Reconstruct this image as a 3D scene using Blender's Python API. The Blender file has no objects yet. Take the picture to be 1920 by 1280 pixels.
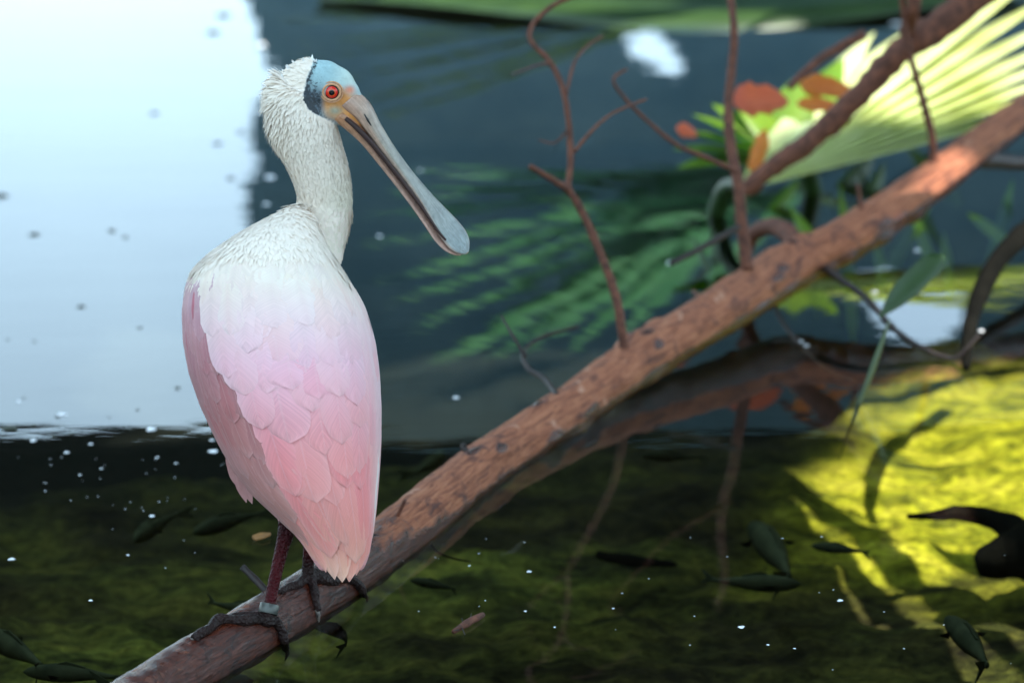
import bpy, bmesh, math, random
import numpy as np
from mathutils import Vector, noise, Matrix
from mathutils.bvhtree import BVHTree

sc = bpy.context.scene
COL = sc.collection
random.seed(7)
rng = np.random.default_rng(7)
R = math.radians

# ------------------------------------------------------------------ camera
CAM_H, PITCH, LENS = 1.35, 14.0, 100.0
cam = bpy.data.cameras.new('camera')
camo = bpy.data.objects.new('camera', cam)
COL.objects.link(camo)
camo.location = (0, 0, CAM_H)
camo.rotation_euler = (R(90 - PITCH), 0, 0)
cam.lens = LENS
cam.sensor_width = 36
cam.clip_start = 0.05
cam.clip_end = 5000
cam.dof.use_dof = True
cam.dof.focus_distance = 3.86
cam.dof.aperture_fstop = 3.4
cam.dof.aperture_blades = 9
sc.camera = camo

# ------------------------------------------------------------------ world, sun, exposure
SUN = Vector((0.37, -0.33, 0.87)).normalized()          # towards the sun
world = bpy.data.worlds.new('World')
sc.world = world
world.use_nodes = True
wn, wl = world.node_tree.nodes, world.node_tree.links
sky = wn.new('ShaderNodeTexSky')
sky.sky_type = 'NISHITA'
sky.sun_disc = False
sky.sun_elevation = math.asin(SUN.z)
sky.sun_rotation = math.atan2(SUN.x, SUN.y)
sky.air_density = 1.0
sky.dust_density = 0.4
# thin bright cloud veil over the whole sky
wtc = wn.new('ShaderNodeTexCoord')
wno = wn.new('ShaderNodeTexNoise')
wno.inputs['Scale'].default_value = 2.2
wno.inputs['Detail'].default_value = 5
wl.new(wtc.outputs['Generated'], wno.inputs['Vector'])
wmr = wn.new('ShaderNodeMapRange')
wmr.inputs[1].default_value, wmr.inputs[2].default_value = 0.3, 0.7
wmr.inputs[3].default_value, wmr.inputs[4].default_value = 0.35, 0.75
wl.new(wno.outputs[0], wmr.inputs[0])
wmx = wn.new('ShaderNodeMix')
wmx.data_type = 'RGBA'
wl.new(wmr.outputs[0], wmx.inputs[0])
wl.new(sky.outputs[0], wmx.inputs[6])
wmx.inputs[7].default_value = (6.3, 8.8, 10.3, 1)
wl.new(wmx.outputs[2], wn['Background'].inputs[0])
wn['Background'].inputs[1].default_value = 0.15
sl = bpy.data.lights.new('sun', 'SUN')
sl.energy = 5.0
sl.angle = R(0.53)
sl.color = (1.0, 0.94, 0.84)
so = bpy.data.objects.new('sun', sl)
COL.objects.link(so)
so.rotation_euler = SUN.to_track_quat('Z', 'Y').to_euler()
so.location = (6, -6, 15)
sc.view_settings.view_transform = 'Standard'
sc.view_settings.look = 'None'
sc.view_settings.gamma = 1.0
sc.view_settings.use_curve_mapping = False
sc.view_settings.exposure = 1.42
sc.render.engine = 'CYCLES'
sc.cycles.use_denoising = True
sc.cycles.max_bounces = 8
sc.cycles.transparent_max_bounces = 16
sc.cycles.caustics_reflective = False
sc.cycles.caustics_refractive = False

# ------------------------------------------------------------------ picture -> place
FPX = LENS / 36 * 1920
_c, _s = math.cos(R(PITCH)), math.sin(R(PITCH))


def ray(px, py):
    x, u = (px - 960) / FPX, -(py - 640) / FPX
    return Vector((x, _c + u * _s, -_s + u * _c))       # forward component of the view axis = 1


def atY(px, py, D):
    d = ray(px, py)
    return Vector((0, 0, CAM_H)) + d * (D / d.y)


def atZ(px, py, z=0.0):
    d = ray(px, py)
    return Vector((0, 0, CAM_H)) + d * ((z - CAM_H) / d.z)


def mirY(px, py, D):
    """the point at distance D that the water mirrors at this place in the view"""
    d = ray(px, py)
    w = atZ(px, py, 0)
    d = Vector((d.x, d.y, -d.z))
    return w + d * ((D - w.y) / d.y)


# ------------------------------------------------------------------ materials
def lin(r, g, b):
    f = lambda v: (v / 255 / 12.92) if v / 255 <= 0.04045 else ((v / 255 + 0.055) / 1.055) ** 2.4
    return (f(r), f(g), f(b), 1)


class NT:
    def __init__(self, name):
        self.m = bpy.data.materials.new(name)
        self.m.use_nodes = True
        self.n, self.l = self.m.node_tree.nodes, self.m.node_tree.links
        self.p = self.n['Principled BSDF']
        self.out = self.n['Material Output']

    def new(self, t, **kw):
        nd = self.n.new('ShaderNode' + t)
        for k, v in kw.items():
            if k.startswith('_'):
                setattr(nd, k[1:], v)
            else:
                key = int(k[1:]) if k[0] == 'i' and k[1:].isdigit() else k.replace('__', ' ')
                nd.inputs[key].default_value = v
        return nd

    def link(self, a, b):
        self.l.new(a, b)

    def coord(self, kind='Object', scale=(1, 1, 1), rot=(0, 0, 0)):
        tc = self.new('TexCoord')
        mp = self.new('Mapping')
        mp.inputs['Scale'].default_value = scale
        mp.inputs['Rotation'].default_value = rot
        self.link(tc.outputs[kind], mp.inputs[0])
        return mp.outputs[0]

    def noise(self, vec, scale, detail=4, rough=0.55, dist=0.0):
        nd = self.new('TexNoise', Scale=scale, Detail=detail, Roughness=rough, Distortion=dist)
        self.link(vec, nd.inputs['Vector'])
        return nd.outputs[0]

    def ramp(self, fac, stops):
        nd = self.new('ValToRGB')
        el = nd.color_ramp.elements
        while len(el) < len(stops):
            el.new(0.5)
        for e, (p, c) in zip(el, stops):
            e.position = p
            e.color = c if len(c) == 4 else (*c, 1)
        self.link(fac, nd.inputs[0])
        return nd.outputs[0]

    def mix(self, fac, a, b, mode='MIX'):
        nd = self.new('Mix', _data_type='RGBA', _blend_type=mode)
        for s, v in ((nd.inputs[0], fac), (nd.inputs[6], a), (nd.inputs[7], b)):
            if hasattr(v, 'is_output'):
                self.link(v, s)
            else:
                s.default_value = v
        return nd.outputs[2]

    def bump(self, h, strength, dist=0.01, nrm=None):
        nd = self.new('Bump', Strength=strength, Distance=dist)
        self.link(h, nd.inputs['Height'])
        if nrm is not None:
            self.link(nrm, nd.inputs['Normal'])
        return nd.outputs[0]

    def base(self, c, rough=0.6):
        if hasattr(c, 'is_output'):
            self.link(c, self.p.inputs['Base Color'])
        else:
            self.p.inputs['Base Color'].default_value = c
        self.p.inputs['Roughness'].default_value = rough
        return self


def mottled(name, c1, c2, scale=8, rough=0.7, bump=0.3, dist=0.005, stretch=(1, 1, 1), spec=0.4):
    t = NT(name)
    v = t.coord('Object', stretch)
    n = t.noise(v, scale, 6, 0.6)
    t.base(t.ramp(n, [(0.35, c1), (0.65, c2)]), rough)
    t.p.inputs['Specular IOR Level'].default_value = spec
    if bump:
        t.link(t.bump(n, bump, dist), t.p.inputs['Normal'])
    return t.m


M = {}

# water: clear, mirror by Fresnel, faint ripples
t = NT('pond_water')
v1 = t.coord('Object', (0.7, 1.6, 1))
n1 = t.noise(v1, 2.2, 3, 0.5)
n2 = t.noise(v1, 14.0, 2, 0.5)
nb = t.bump(n2, 0.06, 0.0012, t.bump(n1, 0.22, 0.004))
fr = t.new('Fresnel', IOR=1.333)
t.link(nb, fr.inputs['Normal'])
gl = t.new('BsdfGlossy', Roughness=0.0, Color=(1, 1, 1, 1))
t.link(nb, gl.inputs['Normal'])
tr = t.new('BsdfTransparent', Color=(0.9, 0.95, 0.9, 1))
mx = t.new('MixShader')
t.link(fr.outputs[0], mx.inputs[0])
t.link(tr.outputs[0], mx.inputs[1])
t.link(gl.outputs[0], mx.inputs[2])
t.link(mx.outputs[0], t.out.inputs['Surface'])
t.n.remove(t.p)
M['water'] = t.m

# pond bed: moss and algae on mud
t = NT('mossy_pond_bed')
v = t.coord('Object', (1, 1.25, 1))
a = t.noise(v, 1.4, 3, 0.5)
b = t.noise(t.coord('Object', (0.75, 1.7, 1)), 6.0, 8, 0.7, 0.5)
c = t.noise(v, 38.0, 5, 0.6)
col = t.ramp(b, [(0.34, (0.016, 0.016, 0.006)), (0.44, (0.075, 0.085, 0.018)), (0.54, (0.17, 0.175, 0.03)), (0.68, (0.27, 0.23, 0.04))])
col2 = t.ramp(b, [(0.36, (0.012, 0.009, 0.005)), (0.5, (0.040, 0.034, 0.012)), (0.66, (0.085, 0.072, 0.018))])
col = t.mix(t.ramp(a, [(0.36, (0, 0, 0)), (0.6, (1, 1, 1))]), col, col2)
# bright yellow painted in to strengthen the sunlit patch
aw = t.new('Attribute', _attribute_name='sun_tint')
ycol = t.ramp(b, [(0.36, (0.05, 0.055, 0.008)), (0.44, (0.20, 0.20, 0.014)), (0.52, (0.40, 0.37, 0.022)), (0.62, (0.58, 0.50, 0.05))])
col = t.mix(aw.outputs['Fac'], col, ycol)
col = t.mix(0.7, col, t.ramp(c, [(0.34, (0.2, 0.2, 0.2)), (0.66, (1.6, 1.6, 1.4))]), 'MULTIPLY')
# deep mud beyond the shelf, darkened in place of light lost in water
at = t.new('Attribute', _attribute_name='deep_dark')
col = t.mix(at.outputs['Fac'], col, (0.010, 0.012, 0.010, 1))
t.base(col, 0.9)
t.p.inputs['Specular IOR Level'].default_value = 0.1
t.link(t.bump(c, 0.9, 0.02, t.bump(b, 0.8, 0.05)), t.p.inputs['Normal'])
M['bed'] = t.m

M['ground'] = mottled('leaf_litter_ground', (0.05, 0.04, 0.022), (0.12, 0.10, 0.05), 3, 0.95, 0.5, 0.03)

# branch: red brown peeling bark, pale patches, soaked lower end, underside shade painted in
t = NT('peeling_red_bark')
uv = t.coord('UV', (1, 1, 1))
ob = t.coord('Object')
grain = t.noise(t.coord('UV', (22, 9, 1)), 2.2, 6, 0.68, 0.8)
patch = t.noise(t.coord('UV', (4, 9, 1)), 2.2, 6, 0.6, 0.9)
spots = t.noise(ob, 60.0, 3, 0.6)
base = t.ramp(grain, [(0.30, lin(74, 38, 25)), (0.42, lin(122, 70, 48)), (0.55, lin(154, 94, 66)), (0.75, lin(182, 122, 88))])
base = t.mix(t.ramp(patch, [(0.54, (0, 0, 0)), (0.64, (1, 1, 1))]), base, t.ramp(grain, [(0.3, lin(70, 38, 30)), (0.7, lin(112, 68, 54))]))
pk = t.noise(ob, 21.0, 4, 0.6, 0.7)
base = t.mix(t.ramp(pk, [(0.64, (0, 0, 0)), (0.67, (1, 1, 1))]), base, lin(172, 124, 100))
base = t.mix(t.ramp(spots, [(0.70, (0, 0, 0)), (0.74, (1, 1, 1))]), base, (0.012, 0.010, 0.010, 1))
wet_shade = t.new('Attribute', _attribute_name='wet_shade')
wf = wet_shade.outputs['Fac']
wn2 = t.new('Math', _operation='MULTIPLY_ADD', i1=0.5)
t.link(patch, wn2.inputs[0])
wn2.inputs[1].default_value = 0.9
wn2.inputs[2].default_value = -0.45
wa = t.new('Math', _operation='ADD', _use_clamp=True)
t.link(wf, wa.inputs[0])
t.link(wn2.outputs[0], wa.inputs[1])
wet_shade_f = t.ramp(wa.outputs[0], [(0.38, (0, 0, 0)), (0.60, (1, 1, 1))])
col = t.mix(wet_shade_f, base, t.mix(0.97, base, (0.20, 0.10, 0.075, 1), 'MULTIPLY'))
t.base(col, 0.7)
rr = t.ramp(wet_shade_f, [(0, (0.8, 0.8, 0.8)), (1, (0.22, 0.22, 0.22))])
t.link(rr, t.p.inputs['Roughness'])
t.p.inputs['Specular IOR Level'].default_value = 0.35
h = t.mix(0.5, grain, patch)
t.link(t.bump(spots, 0.3, 0.003, t.bump(h, 0.9, 0.008)), t.p.inputs['Normal'])
M['bark'] = t.m
M['twig'] = mottled('twig_bark', lin(66, 38, 28), lin(112, 66, 48), 60, 0.8, 0.5, 0.002)
M['twig_dark'] = mottled('wet_dark_twig', lin(22, 16, 13), lin(44, 30, 25), 60, 0.55, 0.5, 0.002)
M['drift'] = mottled('waterlogged_wood', (0.002, 0.002, 0.0015), (0.006, 0.0055, 0.004), 12, 0.95, 0.6, 0.02, spec=0.05)
M['fish'] = mottled('dark_fish_skin', (0.028, 0.034, 0.018), (0.060, 0.066, 0.034), 25, 0.8, 0.1, 0.002, spec=0.05)
M['bright_bubble'] = NT('bright_bubble').base((0.8, 0.82, 0.85, 1), 0.25).m  # white bubble shine painted as plain colour
M['dark_bubble'] = mottled('dark_bubble_paint', (0.02, 0.03, 0.02), (0.05, 0.05, 0.03), 200, 0.6, 0)  # bubbles painted dark where the mirrored sky is bright


def leaf_mat(name, c1, c2, trans=0.45, scale=6, rough=0.4, tint=(1.5, 1.7, 0.7, 1)):
    t = NT(name)
    v = t.coord('Object')
    n = t.noise(v, scale, 4)
    w = t.noise(t.coord('UV', (26, 0.6, 1)), 1.6, 2)
    col = t.mix(0.35, t.ramp(n, [(0.3, c1), (0.7, c2)]), t.ramp(w, [(0.3, (0.45, 0.45, 0.45)), (0.7, (1.25, 1.25, 1.1))]), 'MULTIPLY')
    t.base(col, rough)
    tl = t.new('BsdfTranslucent')
    t.link(t.mix(1.0, col, tint, 'MULTIPLY'), tl.inputs[0])
    mx = t.new('MixShader', Fac=trans)
    t.link(t.p.outputs[0], mx.inputs[1])
    t.link(tl.outputs[0], mx.inputs[2])
    t.link(mx.outputs[0], t.out.inputs['Surface'])
    t.link(t.bump(w, 0.3, 0.003), t.p.inputs['Normal'])
    return t.m


M['palm'] = leaf_mat('fan_palm_leaf', (0.08, 0.19, 0.10), (0.15, 0.27, 0.15), 0.62)
M['palm_pale'] = leaf_mat('sun_glare_palm_leaf', (0.42, 0.47, 0.12), (0.74, 0.76, 0.48), 0.3, 4, 0.3)  # pale tones painted in for the glare of full sun
M['palm_grey'] = leaf_mat('grey_green_palm_leaf', (0.34, 0.40, 0.32), (0.46, 0.52, 0.42), 0.4)
M['canopy'] = leaf_mat('canopy_leaf', (0.03, 0.07, 0.02), (0.06, 0.11, 0.03), 0.15)
M['palm_blue'] = leaf_mat('blue_green_palm_leaf', (0.26, 0.41, 0.36), (0.38, 0.52, 0.46), 0.6, tint=(1.2, 1.4, 1.1, 1))
M['lime'] = leaf_mat('lime_strap_leaf', (0.12, 0.24, 0.02), (0.22, 0.34, 0.03), 0.5)
M['deep'] = leaf_mat('deep_green_leaf', (0.015, 0.04, 0.012), (0.035, 0.075, 0.018), 0.15)
M['orange'] = leaf_mat('orange_dead_leaf', (0.55, 0.12, 0.03), (0.75, 0.32, 0.04), 0.4)
M['red_leaf'] = leaf_mat('red_dead_leaf', (0.5, 0.08, 0.05), (0.7, 0.2, 0.08), 0.4)
M['brown_leaf'] = mottled('brown_dead_leaf', (0.16, 0.07, 0.015), (0.30, 0.13, 0.02), 90, 0.7, 0.2, 0.002)
M['backdrop'] = mottled('slate_blue_backdrop', (0.13, 0.24, 0.30), (0.20, 0.32, 0.37), 1.3, 0.95, 0.2, 0.02, (1, 1, 3), 0.1)
M['timber'] = mottled('dark_weathered_timber', (0.016, 0.013, 0.010), (0.035, 0.028, 0.02), 5, 0.9, 0.4, 0.01, (1, 6, 6))
M['trunk'] = mottled('grey_brown_tree_bark', (0.06, 0.045, 0.03), (0.14, 0.11, 0.08), 14, 0.9, 0.8, 0.02, (1, 1, 0.25))

# bird
def plumage(name, barbs=True):
    t = NT(name)
    at = t.new('Attribute', _attribute_name='Col')
    t.base(at.outputs['Color'], 0.75)
    t.p.inputs['Specular IOR Level'].default_value = 0.2
    t.p.inputs['Sheen Weight'].default_value = 0.12
    col_out = at.outputs['Color']
    if barbs:
        tc = t.new('TexCoord')
        sx = t.new('SeparateXYZ')
        t.link(tc.outputs['UV'], sx.inputs[0])
        a1 = t.new('Math', _operation='SUBTRACT', i1=0.5)
        t.link(sx.outputs[0], a1.inputs[0])
        a2 = t.new('Math', _operation='ABSOLUTE')
        t.link(a1.outputs[0], a2.inputs[0])
        a3 = t.new('Math', _operation='MULTIPLY_ADD', i1=-0.55)
        t.link(a2.outputs[0], a3.inputs[0])
        t.link(sx.outputs[1], a3.inputs[2])
        cb = t.new('CombineXYZ')
        t.link(a3.outputs[0], cb.inputs[0])
        oi = t.new('ObjectInfo')
        t.link(oi.outputs['Random'], cb.inputs[1])
        mpb = t.new('Mapping')
        mpb.inputs['Scale'].default_value = (46, 30, 1)
        t.link(cb.outputs[0], mpb.inputs[0])
        w = t.noise(mpb.outputs[0], 1.0, 3, 0.65)
        col_out = t.mix(0.55, col_out, t.ramp(w, [(0.3, (0.80, 0.74, 0.76)), (0.7, (1.08, 1.06, 1.06))]), 'MULTIPLY')
        shf = t.new('MapRange', i1=0.0, i2=0.035, i3=1.0, i4=0.0)
        t.link(a2.outputs[0], shf.inputs[0])
        sf = t.new('Math', _operation='MULTIPLY', i1=0.16)
        t.link(shf.outputs[0], sf.inputs[0])
        col_out = t.mix(sf.outputs[0], col_out, (0.9, 0.66, 0.66, 1))
        t.link(col_out, t.p.inputs['Base Color'])
        t.link(t.bump(w, 0.35, 0.0012), t.p.inputs['Normal'])
    tl = t.new('BsdfTranslucent')
    t.link(col_out, tl.inputs[0])
    mx = t.new('MixShader', Fac=0.12)
    t.link(t.p.outputs[0], mx.inputs[1])
    t.link(tl.outputs[0], mx.inputs[2])
    t.link(mx.outputs[0], t.out.inputs['Surface'])
    return t.m


M['feather'] = plumage('spoonbill_feather')
M['down'] = plumage('spoonbill_down', False)
t = NT('spoonbill_skin_and_down')
at = t.new('Attribute', _attribute_name='Col')
mk = t.new('Attribute', _attribute_name='mottle')
ob = t.coord('Object')
n = t.noise(ob, 260.0, 4, 0.7, 0.5)
n3 = t.noise(ob, 110.0, 4, 0.6, 1.0)
mm = t.new('Math', _operation='ADD')
t.link(n, mm.inputs[0])
m2 = t.new('Math', _operation='MULTIPLY', i1=0.42)
t.link(mk.outputs['Fac'], m2.inputs[0])
t.link(m2.outputs[0], mm.inputs[1])
dk = t.ramp(mm.outputs[0], [(0.68, (0, 0, 0)), (0.80, (1, 1, 1))])
col = t.mix(dk, at.outputs['Color'], (0.03, 0.038, 0.045, 1))
col = t.mix(0.3, col, t.ramp(n3, [(0.3, (0.55, 0.55, 0.55)), (0.7, (1.3, 1.3, 1.3))]), 'MULTIPLY')
t.base(col, 0.55)
t.p.inputs['Specular IOR Level'].default_value = 0.3
t.link(t.bump(n3, 0.5, 0.002, t.bump(n, 0.4, 0.0008)), t.p.inputs['Normal'])
M['skin'] = t.m
t = NT('spoonbill_bill')
at = t.new('Attribute', _attribute_name='Col')
ob = t.coord('Object')
n = t.noise(ob, 85.0, 5, 0.6, 0.8)
n2_ = t.noise(t.coord('UV', (30, 5, 1)), 1.5, 5, 0.65, 0.3)
col = t.mix(0.65, at.outputs['Color'], t.ramp(n, [(0.3, (0.5, 0.52, 0.52)), (0.7, (1.2, 1.16, 1.1))]), 'MULTIPLY')
col = t.mix(0.6, col, t.ramp(n2_, [(0.32, (0.55, 0.46, 0.42)), (0.62, (1.15, 1.12, 1.1))]), 'MULTIPLY')
t.base(col, 0.34)
t.link(t.bump(n2_, 0.3, 0.002, t.bump(n, 0.3, 0.002)), t.p.inputs['Normal'])
M['bill'] = t.m
M['gape'] = NT('bill_inside').base(lin(44, 20, 17), 0.6).m
M['dark_slit'] = NT('nostril_slit').base((0.01, 0.012, 0.014, 1), 0.5).m
M['eye_red'] = NT('red_iris').base((0.62, 0.02, 0.012, 1), 0.08).m
M['eye_orange'] = NT('inner_iris').base((0.62, 0.07, 0.015, 1), 0.08).m
M['eye_black'] = NT('pupil').base((0.003, 0.003, 0.004, 1), 0.03).m
M['lid'] = mottled('orange_eyelid', lin(186, 130, 96), lin(205, 160, 122), 300, 0.5, 0.3, 0.001)
t = NT('scaly_leg')
ob = t.coord('Object')
vo = t.new('TexVoronoi', Scale=230.0)
t.link(ob, vo.inputs['Vector'])
n = t.noise(ob, 30, 4)
at = t.new('Attribute', _attribute_name='Col')
col = t.mix(0.6, at.outputs['Color'], t.ramp(n, [(0.35, (0.45, 0.45, 0.45)), (0.65, (1.3, 1.2, 1.2))]), 'MULTIPLY')
t.base(col, 0.5)
t.p.inputs['Specular IOR Level'].default_value = 0.14
t.link(t.bump(vo.outputs['Distance'], 1.0, 0.003), t.p.inputs['Normal'])
M['leg'] = t.m
M['claw'] = mottled('horn_claw', lin(50, 42, 38), lin(110, 98, 88), 150, 0.35, 0)
M['metal'] = NT('dull_steel').base((0.075, 0.078, 0.07, 1), 0.4).m
M['metal'].node_tree.nodes['Principled BSDF'].inputs['Metallic'].default_value = 0.45


# ------------------------------------------------------------------ mesh helpers
def link_obj(name, me, mat, parent=None, smooth=True):
    o = bpy.data.objects.new(name, me)
    COL.objects.link(o)
    if mat is not None:
        me.materials.append(M[mat] if isinstance(mat, str) else mat)
    if parent:
        o.parent = parent
    if smooth:
        me.polygons.foreach_set('use_smooth', [True] * len(me.polygons))
    return o


def tag(o, label, cat, group=None):
    o['label'] = label
    o['category'] = cat
    if group:
        o['group'] = group
    return o


def empty(name, loc=(0, 0, 0)):
    o = bpy.data.objects.new(name, None)
    o.empty_display_size = 0.05
    COL.objects.link(o)
    o.location = (0, 0, 0)
    return o


class MB:
    def __init__(self):
        self.v, self.f, self.uv, self.c = [], [], [], []

    def grid(self, pts, nu, nv, closeu=False, cap=False, col=None):
        """pts: nv rows of nu points; faces between; uv along row/column"""
        b = len(self.v)
        self.v += [tuple(p) for p in pts]
        self.uv += [((i % nu) / max(1, nu - 1), (i // nu) / max(1, nv - 1)) for i in range(nu * nv)]
        if col is not None:
            self.c += col
        m = nu if closeu else nu - 1
        for j in range(nv - 1):
            for i in range(m):
                i2 = (i + 1) % nu
                self.f.append((b + j * nu + i, b + j * nu + i2, b + (j + 1) * nu + i2, b + (j + 1) * nu + i))
        if cap:
            self.f.append(tuple(b + i for i in range(nu))[::-1])
            self.f.append(tuple(b + (nv - 1) * nu + i for i in range(nu)))

    def tube(self, pts, rad, nseg=8, sub=6, nz=0.0, nfreq=30.0, col=None, flat=1.0):
        P, rr = path(pts, rad, sub)
        n = len(P)
        fr = frames(P)
        out, cc = [], []
        for k in range(n):
            a, b_ = fr[k]
            for i in range(nseg):
                an = 2 * math.pi * i / nseg
                d = a * math.cos(an) + b_ * (math.sin(an) * flat)
                r = rr[k]
                p = P[k] + d * r
                if nz:
                    r *= 1 + nz * noise.noise(p * nfreq) + 0.5 * nz * noise.noise(p * nfreq * 2.7)
                    p = P[k] + d * r
                out.append(p)
                if col is not None:
                    cc.append(col(p, k / (n - 1)))
        self.grid(out, nseg, n, True, True, cc if col is not None else None)
        return self

    def build(self, name, mat, parent=None, smooth=True):
        me = bpy.data.meshes.new(name)
        me.from_pydata(self.v, [], self.f)
        if self.uv:
            ul = me.uv_layers.new(name='UVMap')
            li = np.empty(len(me.loops), dtype=np.int32)
            me.loops.foreach_get('vertex_index', li)
            ul.data.foreach_set('uv', np.array(self.uv, dtype=np.float32)[li].ravel())
        if self.c:
            setcol(me, self.c)
        me.update()
        return link_obj(name, me, mat, parent, smooth)


def setcol(me, cols):
    a = me.color_attributes.new('Col', 'FLOAT_COLOR', 'POINT')
    c = np.ones((len(me.vertices), 4), dtype=np.float32)
    c[:, :3] = np.array(cols, dtype=np.float32)[:, :3]
    a.data.foreach_set('color', c.ravel())


def setfac(me, name, vals):
    a = me.attributes.new(name, 'FLOAT', 'POINT')
    a.data.foreach_set('value', np.array(vals, dtype=np.float32))


def path(pts, rad, sub=6):
    pts = [Vector(p) for p in pts]
    if len(pts) == 2:
        pts = [pts[0], (pts[0] + pts[1]) / 2, pts[1]]
        rad = [rad[0], (rad[0] + rad[-1]) / 2, rad[-1]] if len(rad) == 2 else rad
    if len(rad) == 2 and len(pts) != 2:
        rad = [rad[0] + (rad[1] - rad[0]) * i / (len(pts) - 1) for i in range(len(pts))]
    P, rr = [], []
    n = len(pts)
    for i in range(n - 1):
        p0, p1, p2, p3 = pts[max(i - 1, 0)], pts[i], pts[i + 1], pts[min(i + 2, n - 1)]
        for k in range(sub):
            u = k / sub
            P.append(0.5 * ((2 * p1) + (p2 - p0) * u + (2 * p0 - 5 * p1 + 4 * p2 - p3) * u * u + (3 * p1 - p0 - 3 * p2 + p3) * u ** 3))
            rr.append(rad[i] + (rad[i + 1] - rad[i]) * u)
    P.append(pts[-1])
    rr.append(rad[-1])
    return P, rr


def frames(P):
    out = []
    up = None
    for k in range(len(P)):
        tg = (P[min(k + 1, len(P) - 1)] - P[max(k - 1, 0)]).normalized()
        if up is None:
            up = Vector((0, 0, 1)) if abs(tg.z) < 0.9 else Vector((0, 1, 0))
        a = (up - tg * up.dot(tg)).normalized()
        out.append((a, tg.cross(a)))
        up = a
    return out


def remesh(mb, voxel, smooth_it=6, name='body'):
    me = bpy.data.meshes.new('tmp')
    me.from_pydata(mb.v, [], mb.f)
    o = bpy.data.objects.new('tmp', me)
    COL.objects.link(o)
    m = o.modifiers.new('r', 'REMESH')
    m.mode = 'VOXEL'
    m.voxel_size = voxel
    s = o.modifiers.new('s', 'SMOOTH')
    s.iterations = smooth_it
    s.factor = 0.5
    dg = bpy.context.evaluated_depsgraph_get()
    ev = o.evaluated_get(dg)
    new = bpy.data.meshes.new_from_object(ev)
    new.name = name
    bpy.data.objects.remove(o)
    bpy.data.meshes.remove(me)
    return new


def ball(mb, c, rx, ry, rz, n=16):
    pts = []
    for j in range(n + 1):
        th = math.pi * (j + 0.02) / (n + 0.04)
        for i in range(2 * n):
            a = math.pi * i / n
            pts.append(Vector(c) + Vector((rx * math.sin(th) * math.cos(a), ry * math.sin(th) * math.sin(a), rz * math.cos(th))))
    mb.grid(pts, 2 * n, n + 1, True, True)


# ------------------------------------------------------------------ setting: ground, pond bed, water
X0, X1, Y0, Y1 = -14.0, 14.0, 1.6, 15.5
mb = MB()
GZ, BIG = 0.14, 1500
for (xa, xb, ya, yb) in ((-BIG, BIG, Y1, BIG), (-BIG, BIG, -BIG, Y0), (-BIG, X0, Y0, Y1), (X1, BIG, Y0, Y1)):
    b = len(mb.v)
    mb.v += [(xa, ya, GZ), (xb, ya, GZ), (xb, yb, GZ), (xa, yb, GZ)]
    mb.f.append((b, b + 1, b + 2, b + 3))
# sloping banks down under the water
for (p, q, r_, s_) in (((X0, Y1, GZ), (X1, Y1, GZ), (X1, Y1 - 0.6, -1.3), (X0, Y1 - 0.6, -1.3)), ((X1, Y0, GZ), (X0, Y0, GZ), (X0, Y0 + .3, -.7), (X1, Y0 + .3, -.7)),
                       ((X0, Y0, GZ), (X0, Y1, GZ), (X0 + .6, Y1, -1.3), (X0 + .6, Y0, -1.3)), ((X1, Y1, GZ), (X1, Y0, GZ), (X1 - .6, Y0, -1.3), (X1 - .6, Y1, -1.3))):
    b = len(mb.v)
    mb.v += [p, q, r_, s_]
    mb.f.append((b, b + 1, b + 2, b + 3))
g = mb.build('ground', 'ground', smooth=False)
g['kind'] = 'structure'

BED = -0.30


def sstep(a, b, x):
    x = min(1, max(0, (x - a) / (b - a)))
    return x * x * (3 - 2 * x)


def bed_edge(x):
    """distance at which the mossy shelf ends and the darkened deep bed begins"""
    return 5.75 + 0.15 * math.sin(x * 2.1) + 0.75 * sstep(0.6, 1.0, x) - 0.15 * sstep(-0.2, -1.0, x)


def bed_z(x, y):
    p = Vector((x, y * 1.2, 0))
    z = BED + 0.035 * noise.noise(p * 1.7) + 0.032 * noise.noise(p * 5.1) + 0.016 * noise.noise(p * 13.0) + 0.007 * noise.noise(p * 31)
    # low ledge running across the shelf
    e = 4.62 + 0.10 * noise.noise(Vector((x * 1.1, 3, 0))) + 0.03 * noise.noise(Vector((x * 5, 9, 0)))
    z -= 0.055 * sstep(e, e + 0.04, y) * (1 - 0.7 * sstep(e + 0.05, e + 0.5, y))
    e2 = 5.05 + 0.12 * noise.noise(Vector((x * 0.9, 13, 0)))
    z -= 0.045 * sstep(e2, e2 + 0.05, y) * (1 - 0.6 * sstep(e2 + 0.05, e2 + 0.4, y))
    be = bed_edge(x)
    z -= 0.95 * sstep(be, be + 0.9, y)
    return z


xs = np.concatenate([np.linspace(X0 + .2, -2.2, 26)[:-1], np.linspace(-2.2, 2.6, 300), np.linspace(2.6, X1 - .2, 26)[1:]])
ys = np.concatenate([np.linspace(Y0 + .05, 3.3, 20)[:-1], np.linspace(3.3, 8.6, 330), np.linspace(8.6, Y1 - .3, 24)[1:]])
mb = MB()
pts = [(x, y, bed_z(x, y)) for y in ys for x in xs]
mb.grid(pts, len(xs), len(ys))
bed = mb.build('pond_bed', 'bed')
setfac(bed.data, 'deep_dark', [sstep(bed_edge(x) - 0.75, bed_edge(x) + 0.45, y + 0.25 * noise.noise(Vector((x * 3, y * 3, 0)))) for (x, y, z) in pts])
setfac(bed.data, 'sun_tint', [sstep(0.35, 0.65, x - 0.08 * (y - 4.5) + 0.2 * noise.noise(Vector((x * 3, y * 3, 4)))) * sstep(4.75, 5.1, y + 0.3 * noise.noise(Vector((x * 4, y * 4, 8)))) for (x, y, z) in pts])
bed['kind'] = 'structure'

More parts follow.
